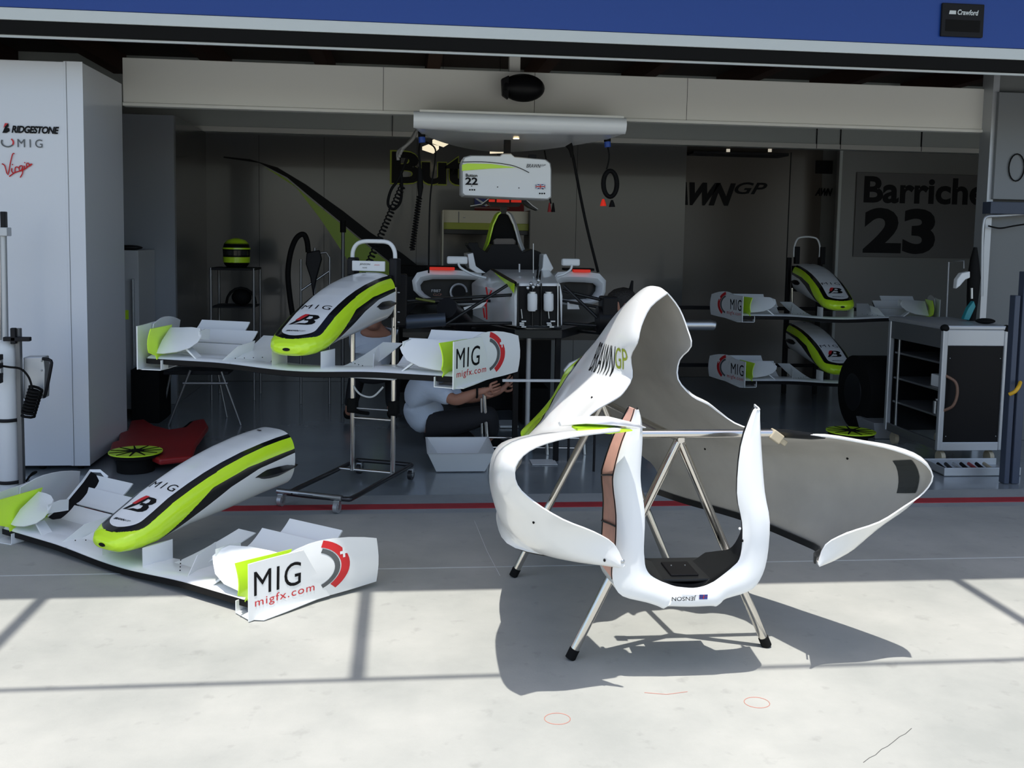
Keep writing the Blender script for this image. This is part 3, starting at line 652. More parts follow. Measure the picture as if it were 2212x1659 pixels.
# ================================================================== engine cover on its sawhorse stand (foreground right)
EC = thing('engine_cover', 'white open engine cover with sidepods resting front-on over the steel sawhorse', 'engine cover', (1.025, 3.12, 0), math.atan2(.15, .99), None)
KY = -.045 / .7
ST = [  # front rim, then stations towards the back; half profile from the ridge to the bottom edge
 [(0, .435, 1.308), (.055, .45, 1.255), (.09, .45, 1.182), (.105, .446, 1.12), (.097, .525, 1.06), (.091, .52, .985), (.138, .49, .926), (.188, .456, .902), (.25, .46, .864), (.315, .42, .828), (.36, .25, .838), (.37, .0, .872), (.48, -.03, .862), (.6, -.042, .842), (.695, -.06, .81), (.738, -.065, .762), (.725, -.04, .70), (.665, -.02, .645), (.57, -.02, .59), (.46, .0, .545), (.385, .01, .50), (.352, .0, .435)],
 [(0, .52, 1.325), (.06, .52, 1.27), (.1, .52, 1.19), (.115, .52, 1.12), (.11, .57, 1.055), (.105, .57, .985), (.15, .53, .93), (.20, .50, .905), (.26, .49, .862), (.325, .45, .815), (.372, .28, .825), (.38, .05, .870), (.50, .01, .862), (.62, .0, .848), (.72, .0, .816), (.765, .02, .762), (.76, .05, .69), (.72, .06, .62), (.65, .08, .55), (.56, .09, .465), (.45, .05, .435), (.365, .012, .425)],
 [(0, .66, 1.312), (.055, .66, 1.25), (.095, .66, 1.17), (.115, .66, 1.1), (.118, .68, 1.04), (.12, .68, .985), (.15, .66, .93), (.20, .64, .89), (.27, .60, .835), (.34, .52, .788), (.40, .40, .785), (.44, .28, .805), (.52, .22, .818), (.60, .2, .81), (.68, .2, .785), (.715, .22, .74), (.715, .25, .67), (.70, .27, .6), (.66, .27, .50), (.60, .25, .435), (.53, .2, .405), (.44, .13, .41)],
 [(0, .87, 1.225), (.04, .87, 1.18), (.075, .87, 1.11), (.10, .87, 1.05), (.115, .87, 1.0), (.13, .87, .955), (.16, .85, .92), (.20, .82, .88), (.25, .80, .835), (.31, .75, .785), (.37, .68, .748), (.43, .6, .735), (.49, .54, .737), (.55, .5, .735), (.595, .5, .715), (.615, .5, .68), (.62, .52, .63), (.615, .53, .57), (.61, .5, .50), (.60, .45, .44), (.595, .40, .405), (.59, .34, .385)],
 [(0, 1.08, 1.105), (.03, 1.08, 1.07), (.06, 1.08, 1.03), (.08, 1.08, .99), (.10, 1.08, .955), (.12, 1.07, .925), (.15, 1.05, .895), (.18, 1.03, .865), (.22, 1.0, .825), (.27, .97, .775), (.32, .92, .73), (.37, .87, .70), (.41, .83, .68), (.44, .8, .66), (.46, .8, .635), (.475, .8, .60), (.485, .8, .565), (.50, .8, .53), (.52, .8, .48), (.53, .78, .44), (.54, .76, .40), (.545, .75, .375)],
 [(0, 1.32, .945), (.03, 1.32, .935), (.06, 1.32, .92), (.09, 1.32, .90), (.10, 1.31, .875), (.115, 1.31, .85), (.13, 1.30, .82), (.15, 1.29, .79), (.175, 1.27, .755), (.205, 1.24, .72), (.25, 1.22, .685), (.275, 1.2, .655), (.295, 1.18, .625), (.31, 1.17, .60), (.325, 1.16, .57), (.335, 1.15, .54), (.345, 1.14, .51), (.37, 1.13, .48), (.39, 1.12, .45), (.41, 1.12, .41), (.42, 1.12, .38), (.425, 1.12, .355)],
 [(0, 1.60, .80), (.015, 1.60, .79), (.03, 1.60, .775), (.045, 1.59, .755), (.06, 1.58, .73), (.085, 1.57, .70), (.125, 1.55, .67), (.17, 1.53, .64), (.215, 1.51, .61), (.25, 1.48, .585), (.255, 1.45, .56), (.29, 1.42, .54), (.305, 1.39, .52), (.315, 1.36, .505), (.335, 1.33, .49), (.345, 1.31, .475), (.35, 1.29, .46), (.35, 1.27, .445), (.34, 1.25, .43), (.34, 1.25, .41), (.34, 1.25, .385), (.34, 1.25, .365)],
]
def refine(st, a, b):
    rows = [smooth_path(r, a) for r in st]; cols = [smooth_path([r[j] for r in rows], b) for j in range(len(rows[0]))]
    return [[c[i] for c in cols] for i in range(len(cols[0]))]
half = refine(ST, 3, 5)
full = [[Vector((-p.x, p.y, p.z)) for p in reversed(r[1:])] + [Vector(p) for p in r] for r in half]
for r in full:
    for p in r:
        p.z += KY * p.x; p.x += .042 * max(0, min(1, (.45 - p.y) / .42))
def stripes_cover(p):
    ax = abs(p.x); yb = 1.19 + .02 * ax
    z0 = 0.30
    yb = interp(ax, [0, .08, .17, .22, .3, .4], [1.08, 1.11, 1.20, 1.13, .93, .86])
    return (p.y - yb) / .035
COVM = stripe_material('cover_livery', [(0.82, 0.83, 0.82), (0.82, 0.83, 0.82), Kc, Lc, Lc, Lc][0:3] + [Lc])
m = M(); m.sheet(full, .0001)
cm = M(); nR, nC = len(full), len(full[0])
cm.sheet(full, .005)
sh_ = cm.build('shell', [COVM, INNER], EC, ang=45, weld=False)
at = sh_.data.attributes.new('stripe', 'FLOAT', 'POINT')
for i, v in enumerate(sh_.data.vertices): at.data[i].value = stripes_cover(v.co)
# the face of the sheet that looks inward carries the primer
N = nR * nC
for p in sh_.data.polygons:
    vs = list(p.vertices); ins = sum(1 for q in vs if q >= N)
    c = p.center; n = p.normal
    out = Vector((c.x, 0, c.z - .72)); 
    if all(q >= N for q in vs) or all(q < N for q in vs): p.material_index = 0
# decide which layer is the inner one from its distance to the body axis
def lay(off):
    s_ = 0
    for j in range(nC):
        v = sh_.data.vertices[off + 2 * nC + j].co; s_ += math.hypot(v.x, v.z - .7)
    return s_
inner_off = N if lay(N) < lay(0) else 0
for p in sh_.data.polygons:
    if all((q >= N) == (inner_off == N) for q in p.vertices): p.material_index = 1
bvc = bvh_of(sh_)
def drape_dir(name, body, o, xd, yd, w, h, dirn, mt_, off=.002, cuts=8, bold=0, shear=0, sp=1):
    return place(name, body if not isinstance(body, str) else text_mesh(body, bold, shear, sp), mt_, sh_, o, xd, yd, w, h, off, bvc, dirn, cuts)
# word running up the left flank of the spine
drape_dir('lettering', 'BRAWN', (-.6, .90, .965), (0, -1, .04), (0, -.25, 1), .25, .125, (1, 0, 0), INK, cuts=14)
drape_dir('lettering', 'GP', (-.6, .635, 1.01), (0, -1, .04), (0, -.2, 1), .09, .085, (1, 0, 0), mat('olive_outline', (.3, .36, .03), .5), cuts=6)
# dark patch glued inside the right pod, and the seams of the moulding
ptc = M()
iv = Vector((.60, .1, .70))
def drape_patch(o, xd, yd, w, h, dirn, mt_, name): return place(name, flat_mesh([[(0, 0), (1, 0), (1, 1), (0, 1)]]), mt_, sh_, o, xd, yd, w, h, .003, bvc, dirn, 6)
drape_patch((.3, .03, .63), (0, 1, -.25), (0, .1, 1), .085, .12, (1, 0, .0), mat('dark_heat_patch', (0.03, .035, .035), .7), 'heat_patch')
for (y, z) in ((.0, .80), (.3, .70), (.9, .62), (.5, .9)):
    h_ = bvc.ray_cast(Vector((0.0, y, z)), Vector((1, 0, 0)))
    if h_[0]: M().ball(h_[0], (.004, .006, .006), 8, 5).build('fastener', BLACK, EC)
for (y, z) in ((.02, .47), (.05, .60), (.5, 1.02), (.62, .90)):
    h_ = bvc.ray_cast(Vector((-1.5, y, z)), Vector((1, 0, 0)))
    if h_[0]: M().ball(h_[0], (.004, .006, .006), 8, 5).build('fastener', BLACK, EC)
M().ball((-.318, -.004, .47), (.007, .004, .007), 10, 6).build('fastener', STEEL, EC)
# dark lower edging strip of both pods and the black ends of the inlet top
for s in (-1, 1):
    e = [Vector(full[i][-1 if s > 0 else 0]) + Vector((0, 0, -.001)) for i in range(8, nR)]
    M().sheet([[p + Vector((-s * .006, 0, .022)) for p in e], [p + Vector((-s * .006, 0, -.004)) for p in e]], .006 * s).build('edge_strip', CARBON, EC)
    ins = M(); cs = []
    for u, w_, h_ in ((0, .004, .004), (.05, .010, .012), (.15, .014, .016), (.24, .010, .012), (.30, .003, .003)):
        c = Vector((s * (.37 - .10 * u - .0), .02 + u * 1.3, .868 - .16 * u)); c.z += KY * c.x; c.x += .042 * max(0, min(1, (.45 - c.y) / .42))
        cs.append([c + Vector((w_ * math.cos(t * math.pi / 4), 0, h_ * math.sin(t * math.pi / 4))) for t in range(8)])
    ins.loft(cs, True, True).build('inlet_insert', CARBON, EC, ang=60)
# winglet blade on the left pod shoulder
m = M(); 
m.loft([[Vector((x, y, z + h)), Vector((x, y + w, z)), Vector((x, y, z - h)), Vector((x, y - w, z))] for x, y, z, w, h in ((-.55, .10, .905, .02, .008), (-.48, .09, .915, .05, .016), (-.40, .06, .915, .06, .018), (-.32, .03, .905, .04, .010), (-.285, .02, .90, .006, .002))], True, True)
m.xf(Matrix.Translation((.042, 0, 0)))
bl = m.build('shoulder_blade', WHITE, EC, ang=60)
M().loft([[Vector((x, y - w, z + h)), Vector((x, y + w, z + h)), Vector((x, y + w, z - h)), Vector((x, y - w, z - h))] for x, y, z, w, h in ((-.47, .06, .898, .03, .004), (-.38, .02, .898, .04, .007), (-.30, .0, .898, .01, .002))], True, True).build('blade_flash', LIME, bl)
# ------------------------------------------------------------------ sawhorse stand
A1, A2 = Vector((.985, 3.42, .80)), Vector((.87, 4.235, .80))
SH = thing('sawhorse_stand', 'polished steel sawhorse stand with four splayed legs under the engine cover', 'stand', (.95, 3.8, 0))
tube('ridge_bar', [A1 + Vector((0, -.03, 0)), A2 + Vector((0, .03, 0))], .013, CHROME, SH, n=14)
for a, b in ((A1, G(1236, 1424)), (A1, G(1652, 1397)), (A2, G(1112, 1246)), (A2, Vector((1.21, 4.235, 0)))):
    b = Vector((b.x, b.y, .02)); d = (b - a)
    lg = tube('leg', [a + Vector((0, 0, -.005)), b], .0165, CHROME, SH, n=14)
    tube('foot_cap', [b - d.normalized() * .02, b + d.normalized() * .018], .019, RUB, lg, n=14)
cbL, cbR = PY(1335, 941, 3.39), PY(1668, 934, 3.39)
cbz = (cbL.z + cbR.z) / 2
tube('cross_bar', [(cbL.x, 3.395, cbz), (cbR.x, 3.395, cbz)], .0155, CHROME, SH, n=16)
for k in range(5):
    x = cbL.x + .004 + k * .008
    tube('bar_wrap', [Vector((x + .003 * math.sin(t), 3.395 + .020 * math.cos(t * math.pi / 6), cbz - .012 - .003 * k + .026 * math.sin(t * math.pi / 6))) for t in range(12)], .005, mat('dark_wrap', (.05, .045, .04), .8), SH, closed=True)
cl = thing('bar_clamp', 'tan plastic clamp at the right end of the sawhorse cross bar', 'clamp', (cbR.x, 3.39, cbz))
a = Vector((cbR.x + .0, 3.395, cbz))
T = Matrix.Translation(a) @ Matrix.Rotation(R_(35), 4, 'Y')
M().box((-.005, -.02, -.018), (.04, .02, .018), T=T).build('jaw', TAN, cl, True, smooth=False, bevel=.004)
M().box((.03, -.012, -.010), (.065, .012, .010), T=T).build('lever', TAN, cl, True, smooth=False, bevel=.003)
# ================================================================== chassis cockpit cover: upside-down U shell
U = thing('cockpit_surround', 'white U-shaped cockpit cover with upside-down name, hanging on the sawhorse cross bar', 'body panel', (.99, 3.3, 0))
OUT = [(1372, 884), (1365, 907), (1345, 954), (1328, 1015), (1325, 1048), (1332, 1113), (1330, 1186), (1323, 1230), (1326, 1262), (1345, 1288), (1395, 1301), (1420, 1309), (1434, 1315), (1442, 1310), (1490, 1311), (1536, 1309), (1547, 1310), (1558, 1302), (1569, 1293), (1616, 1278), (1641, 1254), (1657, 1207), (1663, 1128), (1652, 1062), (1645, 968), (1641, 887), (1637, 882)]
INN = [(1379, 884), (1386, 907), (1388, 950), (1384, 1015), (1385, 1050), (1393, 1110), (1391, 1180), (1392, 1205), (1395, 1226), (1405, 1242), (1425, 1254), (1440, 1260), (1457, 1266), (1470, 1268), (1497, 1270), (1520, 1266), (1536, 1259), (1545, 1254), (1565, 1239), (1583, 1224), (1597, 1208), (1603, 1175), (1603, 1128), (1592, 1065), (1600, 965), (1623, 894), (1631, 882)]
YU = 3.20
n_ = len(OUT)
o_ = [PY(x, y, YU + .0) for x, y in OUT]; i_ = [PY(x, y, YU) for x, y in INN]
o_, i_ = smooth_path(o_, 3), smooth_path(i_, 3)
mid = [(a + b) / 2 + Vector((0, -.018, 0)) for a, b in zip(o_, i_)]
ctr = Vector((sum(p.x for p in o_) / len(o_), YU, .62))
def pull(p, d, k):
    v = Vector((p.x - ctr.x, 0, 0)); return Vector((p.x - v.x * k, p.y + d, p.z))
depth = []
N_ = len(o_)
for k in range(N_):
    u = k / (N_ - 1); s_ = min(u, 1 - u) * 2; depth.append(.05 + .13 * min(1, s_ * 2.4))
back = [Vector((p.x - .010 * (1 if p.x < ctr.x else -1), p.y + depth[k] * 1.0, p.z)) for k, p in enumerate(o_)]
bmid = [Vector((p.x - .004 * (1 if p.x < ctr.x else -1), p.y + depth[k] * .45, p.z)) for k, p in enumerate(o_)]
m = M(); m.sheet([i_, [(a * .5 + b * .5) + Vector((0, -.012, 0)) for a, b in zip(i_, mid)], mid, [(a * .4 + b * .6) + Vector((0, -.012, 0)) for a, b in zip(mid, o_)], o_], .004)
us = m.build('front_face', WHITE, U, True, ang=60)
# flanks: bare pinkish laminate seen at the outside left, white at the right and below
kl = int(N_ * .30); kr = int(N_ * .62)
def strip(rows, a, b): return [r[a:b + 1] for r in rows]
M().sheet(strip([o_, bmid, back], 0, kl), .004).build('bare_flank', PINK, U, True)
M().sheet(strip([o_, bmid, back], kl, N_ - 1), .004).build('flank', WHITE, U, True)
tube('flank_edge', back[:kl + 1], .004, CARBON, U, n=6)
tube('flank_edge', [p + Vector((-.001, .006, 0)) for p in o_[:kl + 1]], .0025, CARBON, U, n=6)
for f in (.46, .72):
    k = int(kl * f); tube('flank_band', [o_[k] + Vector((-.004, .006, 0)), bmid[k] + Vector((-.004, 0, -.012)), back[k] + Vector((-.004, 0, -.03))], .0035, CARBON, U, n=6)
# carbon inner wall and tray floor
def din(k):
    u = k / (N_ - 1); s_ = min(u, 1 - u) * 2; return max(.012, .22 * max(0, min(1, (s_ - .32) / .3)))
ib = [Vector((p.x, p.y + din(k), p.z + .004)) for k, p in enumerate(i_)]
im = [(a + b) / 2 for a, b in zip(i_, ib)]
M().sheet([[p + Vector((0, .002, 0)) for p in i_], im, ib], -.004).build('inner_wall', CARBON, U, True)
a, b = PY(1425, 1250, 3.24), PY(1575, 1226, 3.24)
fl = M().box((a.x, YU + .03, a.z - .01), (b.x - .02, YU + .26, a.z + .0)).build('tray_floor', CARBON, U, True, smooth=False, bevel=.003)
boxo('hatch', (a.x + .045, YU + .06, a.z), (b.x - .10, YU + .2, a.z + .006), BLACK, fl)
for x in (.07, .12): M().ball((a.x + x, YU + .15, a.z + .008), .003, 6, 4).build('fastener', STEEL, fl, True)
yl = YU - .022
def upx(px, py): return PY(px, py, yl)
p = upx(1504, 1289)
bvu = bvh_of(us)
I = basemat(U).inverted()
def drapeU(name, bm, mt_, x0, y0, x1, y1, flip):
    a, b, c = upx(x0, y1), upx(x1, y1), upx(x0, y0)
    w, h = (b - a).length, (c - a).length
    if flip: o, xd, yd = I @ upx(x1, y0), (-1, 0, 0), (0, 0, -1)
    else: o, xd, yd = I @ a, (1, 0, 0), (0, 0, 1)
    o = Vector(o) + Vector((0, -.3, 0))
    return place(name, bm, mt_, us, o, xd, yd, w, h, .0015, bvu, (0, 1, 0), 4)
drapeU('lettering', text_mesh('JENSON', 0, 0, 1.0), INK, 1452, 1286, 1504, 1298, True)
FB = mat('flag_blue', (.03, .05, .25), .5)
for bmq, mm in ((flat_mesh([[(0, 0), (1, 0), (1, 1), (0, 1)]]), FB), (flat_mesh([[(0, .4), (1, .4), (1, .6), (0, .6)]]), RED), (flat_mesh([[(.42, 0), (.58, 0), (.58, 1), (.42, 1)]]), RED)):
    drapeU('flag_print', bmq, mm, 1511, 1284, 1529, 1295, True)
for x, y in ((1598, 1142), (1603, 1168)): M().ball(PY(x, y, YU - .004), .005, 8, 5).build('fastener', RUB if y > 1150 else WHITE, U, True)
# ================================================================== racing car on its stands
YBH = 6.55                                   # front bulkhead plane
CAR = thing('racing_car', 'white racing car without nose and wheels, standing on trestles in the middle of the garage', 'car', (1.0, 7.8, .52))
def sec(pxs, Y): return [PY(x, y, Y) for x, y in pxs]
tubm = M()
YC = 7.75
s0 = [(1122, 612), (1210, 612), (1215, 640), (1214, 704), (1190, 711), (1140, 711), (1113, 704), (1111, 640)]
s1 = [(1085, 594), (1200, 597), (1210, 622), (1208, 700), (1180, 706), (1090, 706), (1050, 698), (1055, 622)]
s2 = [(1060, 581), (1187, 583), (1204, 612), (1206, 694), (1180, 702), (1080, 702), (1022, 692), (1018, 612)]
tubm.loft([sec(s0, YBH), sec(s1, 7.15), sec(s2, YC)], True, True)
tub = tubm.build('chassis_tub', WHITE, CAR, True, bevel=.012, ang=60)
# nose bulkhead: open black frame with reservoirs and pedals
bh = M().prism([PY(x, y, YBH - .004) for x, y in ((1118, 618), (1209, 618), (1212, 704), (1116, 703))], (0, .012, 0)).build('front_bulkhead', BLACK, CAR, True, smooth=False)
for x in (1119, 1150, 1169, 1205):
    tube('bulkhead_post', [PY(x, 612, YBH - .02), PY(x, 706, YBH - .02)], .006, CARBON if x != 1205 else STEEL, bh)
tube('bulkhead_rail', [PY(1116, 706, YBH - .02), PY(1213, 708, YBH - .02)], .009, CARBON, bh)
for x in (1150, 1185):
    a, b = PY(x, 672, YBH - .05), PY(x, 634, YBH - .05)
    r = M().tube([a, a + Vector((0, 0, .01)), b - Vector((0, 0, .012)), b], [.026, .033, .033, .030], 18).build('fluid_reservoir', TUB, bh, True)
    M().cyl(b, b + Vector((0, 0, .012)), .026).build('cap', STEEL, r, True)
for x in (1132, 1190):
    for k in range(4):
        p = PY(x + random.uniform(-6, 6), 694 + 4 * k, YBH - .04)
        M().box(p + Vector((-.016, -.01, -.005)), p + Vector((.016, .012, .005))).build('master_cylinder', STEEL, bh, True, smooth=False, bevel=.002)
    tube('pushrod_pin', [PY(x - 4, 688, YBH - .03), PY(x - 6, 668, YBH - .03)], .004, STEEL, bh)
for x, y in ((1147, 613), (1162, 616), (1163, 606), (1152, 620), (1140, 622)):
    M().ball(PY(x, y, YBH - .03), (.012, .012, .015), 8, 6).build('torsion_fitting', STEEL, bh, True)
tube('brake_line', smooth_path([PY(1150, 652, YBH - .07), PY(1153, 668, YBH - .07), PY(1162, 670, YBH - .07), PY(1164, 655, YBH - .06)]), .004, RUB, bh)
tube('pitot_tube', [PY(1152, 590, 7.2), PY(1152, 526, 7.2)], .004, STEEL, CAR)
tube('aerial', [PY(1122, 588, 7.2), PY(1122, 570, 7.2)], .007, ALU, CAR)
for x, y in ((1160, 590), (1165, 600), (1158, 604)):
    tube('wiring', smooth_path([PY(x, y, 7.0), PY(x + 3, y - 14, 6.95), PY(x + 1, y + 10, 6.8)]), .004, RUB, CAR)
# lime and red markings on the tub side
def prpx(name, pts, Y, mt_, parent, d=.004): return M().prism([PY(x, y, Y) for x, y in pts], (0, d, 0)).build(name, mt_, parent, True, smooth=False)
M().prism([PY(1069, 590, 7.20) , PY(1080, 592, 7.14), PY(1112, 614, 6.56), PY(1110, 634, 6.53), PY(1102, 622, 6.62), PY(1093, 614, 6.8)], (-.004, -.004, .004)).build('yellow_flash', LIME, CAR, True, smooth=False)
M().prism([PY(1058, 582, 7.4), PY(1066, 581, 7.4), PY(1116, 610, 6.56), PY(1116, 620, 6.54), PY(1108, 612, 6.6)], (0, -.006, .003)).build('black_flash', BLACK, CAR, True, smooth=False)
def script(name, lines, x0, y0, x1, y1, Y, mt_, parent, r=.005): return strokes(name, lines, x0, y0, x1, y1, Y, mt_, parent, r)
script('lettering', [[(.4, 0), (.5, .35), (.3, .6)], [(.5, .35), (.8, .1)], [(.4, .5), (.45, 1)], [(.2, .65), (.3, .95)]], 1038, 620, 1068, 690, 6.95, RED, tub, .006)
# sidepods
def pod(side):
    if side < 0:
        outer = [(890, 606), (901, 589), (927, 583), (989, 584), (1040, 590), (1045, 640), (1040, 660), (960, 660), (928, 650), (906, 640), (893, 627)]
        inner = [(908, 616), (915, 607), (935, 603), (985, 603), (1030, 605), (1033, 640), (1030, 652), (962, 652), (932, 645), (918, 636), (910, 627)]
    else:
        outer = [(1195, 600), (1205, 588), (1225, 586), (1265, 587), (1295, 591), (1309, 606), (1308, 630), (1301, 648), (1280, 658), (1230, 660), (1198, 655)]
        inner = [(1208, 612), (1216, 610), (1230, 609), (1262, 610), (1284, 612), (1292, 619), (1291, 630), (1283, 641), (1270, 647), (1232, 649), (1210, 646)]
    p = M(); YP = 7.75
    rim = [PY(x, y, YP) for x, y in outer]; inn = [PY(x, y, YP + .02) for x, y in inner]
    c = sum(rim, Vector()) / len(rim)
    mid = [q + Vector(((q.x - c.x) * -.06, .5, (q.z - c.z) * -.05 - .01)) for q in rim]
    end = [q + Vector(((q.x - c.x) * -.4, 1.2, (q.z - c.z) * -.35 - .03)) for q in rim]
    deep = [q + Vector((0, .12, 0)) for q in inn]
    p.loft([deep, inn, [q * .5 + r * .5 + Vector((0, -.03, 0)) for q, r in zip(inn, rim)], rim, mid, end], True, False)
    o = p.build('sidepod', WHITE, CAR, True, ang=60)
    M().prism([q + Vector((0, .10, 0)) for q in inn], (0, .01, 0)).build('radiator', CARBON, o, True, smooth=False)
    return o
pL, pR = pod(-1), pod(1)
cx_ = PY(991, 631, 7.79)
M().tube([Vector((cx_.x + .062 * math.cos(t * math.pi / 12), 7.79, cx_.z + .062 * math.sin(t * math.pi / 12))) for t in range(25)][0:17], .010, 6).build('duct_ring', ALU, pL, True)
M().cyl((cx_.x, 7.78, cx_.z), (cx_.x, 7.84, cx_.z), .055).build('duct', BLACK, pL, True)
flatpx('lettering', 'F887', 932, 625, 952, 631, 7.80, mat('pale_print', (.5, .5, .5), .5), pL)
flatpx('lettering', 'CLCP', 936, 634, 954, 639, 7.80, mat('brown_print', (.3, .12, .08), .5), pL)
for x0, x1, y, par in ((928, 982, 580, pL), (1238, 1275, 585, pR)):
    a, b = PY(x0, y + 3, 7.72), PY(x1, y - 2.5, 7.72)
    M().box((a.x, 7.70, a.z), (b.x, 7.76, b.z)).build('red_cover_strip', REDL, par, True, smooth=False, bevel=.003)
    a, b = PY(x0 - 6 if x0 < 1000 else x0 - 20, y - 1, 7.8), PY(x1 + (25 if x0 < 1000 else 8), y - 5, 7.8)
    M().box((a.x, 7.78, a.z), (b.x, 7.9, b.z)).build('black_cover', RUB, par, True, smooth=False, bevel=.004)
# mirrors
for box_, stalk in (((965, 554, 1010, 570), [(990, 567), (995, 578), (1020, 592), (1050, 600)]), ((1213, 559, 1252, 574), [(1236, 571), (1232, 583), (1218, 592), (1203, 597)])):
    a, b = PY(box_[0], box_[3], 7.45), PY(box_[2], box_[1], 7.45)
    mr = M().box((a.x, 7.42, a.z), (b.x, 7.48, b.z)).build('mirror', WHITE, CAR, True, smooth=False, bevel=.012)
    tube('mirror_stalk', smooth_path([PY(x, y, 7.42) for x, y in stalk]), [.009] * 19, WHITE, mr)
# cockpit surround, headrest, roll hoop
M().prism([PY(x, y, 7.72) for x, y in ((1010, 549), (1022, 546), (1028, 575), (1050, 590), (1030, 590), (1014, 580))], (0, .5, 0)).build('cockpit_side', WHITE, CAR, True, bevel=.006)
M().prism([PY(x, y, 7.72) for x, y in ((1174, 550), (1180, 548), (1196, 580), (1185, 592), (1165, 590), (1172, 578))], (0, .5, 0)).build('cockpit_side', WHITE, CAR, True, bevel=.006)
M().prism([PY(x, y, 7.95) for x, y in ((1015, 578), (1018, 540), (1010, 530), (1012, 524), (1032, 524), (1035, 535), (1052, 545), (1062, 528), (1118, 528), (1128, 546), (1150, 538), (1168, 545), (1175, 560), (1186, 588), (1100, 592), (1030, 590))], (0, .35, 0)).build('cockpit_interior', BLACK, CAR, True, smooth=False, bevel=.004)
M().loft([sec([(1068, 535), (1066, 518), (1072, 515), (1108, 515), (1113, 519), (1111, 535)], 8.0), sec([(1066, 538), (1064, 519), (1072, 517), (1108, 517), (1115, 521), (1113, 538)], 8.15)], True, True).build('headrest', mat('tan_headrest', (.14, .12, .10), .7), CAR, True, bevel=.006)
hoop = [(1056, 540), (1058, 522), (1068, 486), (1078, 465), (1088, 459), (1098, 465), (1108, 486), (1118, 522), (1121, 540)]
hp_ = M().prism([PY(x, y, 8.25) for x, y in hoop], (0, .3, 0)).build('roll_hoop', RUB, CAR, True, smooth=False, bevel=.004)
for s, pts in ((-1, [(1050, 544), (1058, 522), (1067, 486), (1077, 465), (1083, 460)]), (1, [(1093, 460), (1100, 465), (1109, 486), (1119, 522), (1128, 544)])):
    M().sheet([[PY(x, y, 8.22) for x, y in pts], [PY(x - s * (-5) * (1 if s > 0 else 1) if s > 0 else x - 6, y, 8.30) for x, y in pts]], .012).build('hoop_fairing', LIME if s < 0 else WHITE, hp_, True)
M().prism([PY(x, y, 8.22) for x, y in ((1083, 462), (1081, 446), (1096, 446), (1094, 462))], (0, .05, 0)).build('camera_mount', CARBON, hp_, True, smooth=False)
# black and white winglet over the hoop with red tape
wl = [(1016, 445), (1040, 441), (1052, 432), (1062, 424), (1130, 424), (1138, 433), (1150, 444), (1162, 452), (1160, 455), (1142, 448), (1128, 438), (1122, 446), (1060, 446), (1056, 438), (1040, 446), (1018, 448)]
wlo = M().prism([PY(x, y, 8.2) for x, y in wl], (0, .10, 0)).build('top_winglet', CARBON, CAR, True, smooth=False, bevel=.002)
tube('winglet_rim', [PY(x, y, 8.19) for x, y in wl[:8]], .004, WHITE, wlo)
for x0, x1, y0, y1 in ((1056, 1069, 431, 436), (1073, 1100, 430, 437), (1104, 1126, 432, 437)):
    a, b = PY(x0, y1, 8.19), PY(x1, y0, 8.19); M().box((a.x, 8.18, a.z), (b.x, 8.2, b.z)).build('red_tape', REDL, wlo, True, smooth=False)
# engine bay and floor
M().loft([sec([(1040, 600), (1200, 600), (1215, 700), (1020, 700)], 8.3), sec([(1050, 590), (1150, 590), (1165, 690), (1030, 690)], 9.2)], True, True).build('engine_bay', BLACK, CAR, True, smooth=False, bevel=.01)
fz = PY(1160, 712, YBH).z
M().prism([Vector((PY(1112, 712, YBH).x, YBH, fz)), Vector((PY(1214, 712, YBH).x, YBH, fz)), Vector((1.55, 7.5, fz)), Vector((1.72, 7.9, fz)), Vector((1.60, 9.3, fz)), Vector((.15, 9.3, fz)), Vector((.05, 7.9, fz)), Vector((.35, 7.5, fz))], (0, 0, -.06)).build('car_floor', CARBON, CAR, True, smooth=False, bevel=.004)
# front suspension and uprights
def arm(a, b, ya, yb, r=.011, name='suspension_arm', m_=CARBON): return tube(name, [PY(a[0], a[1], ya), PY(b[0], b[1], yb)], r, m_, CAR)
for a, b, ya, yb in (((876, 650), (1108, 637), 6.5, 6.62), ((876, 656), (1060, 650), 6.5, 7.1), ((955, 705), (1096, 616), 6.5, 6.6), ((878, 701), (1106, 698), 6.5, 6.62), ((878, 704), (1050, 712), 6.5, 7.1),
                     ((1216, 628), (1330, 655), 6.62, 6.5), ((1216, 650), (1320, 668), 7.1, 6.5), ((1216, 698), (1322, 706), 6.62, 6.5), ((1216, 712), (1320, 722), 7.1, 6.5), ((1218, 618), (1310, 705), 6.6, 6.5)): arm(a, b, ya, yb)
arm((1074, 632), (1092, 617), 6.6, 6.6, .008, 'bright_rod', STEEL)
arm((898, 645), (940, 652), 6.5, 6.5, .008, 'yellow_tipped_arm', mat('olive_carbon', (.12, .14, .02), .5))
for s, x0, x1 in ((-1, 853, 880), (1, 1296, 1330)):
    a, b = PY(x0, 704, 6.5), PY(x1, 592 if s < 0 else 640, 6.5)
    up = M().box((a.x, 6.42, a.z), (b.x, 6.58, b.z)).build('upright', BLACK, CAR, True, smooth=False, bevel=.012)
    for y in (600, 632, 674, 696):
        if s < 0: M().ball(PY(x0 + 8, y, 6.415), (.010, .006, .006), 8, 5).build('bolt', STEEL, up, True)
a, b = PY(866, 696, 6.45), PY(962, 690, 6.45)
M().tube([a, a.lerp(b, .1), a.lerp(b, .12), b], [.03, .03, .045, .045], 18).build('axle', mat('blue_grey_metal', (.06, .075, .10), .4, .6), CAR, True)
a, b = PY(850, 694, 6.45), PY(868, 695, 6.45); tube('wheel_nut', [a, b], .03, BLACK, CAR, n=12)
M().ball(PY(851, 696, 6.42), .012).build('bolt', STEEL, CAR, True)
M().tube([PY(965, 665, 6.5), PY(1000, 700, 6.9)], .07, 14).build('brake_duct', BLACK, CAR, True)
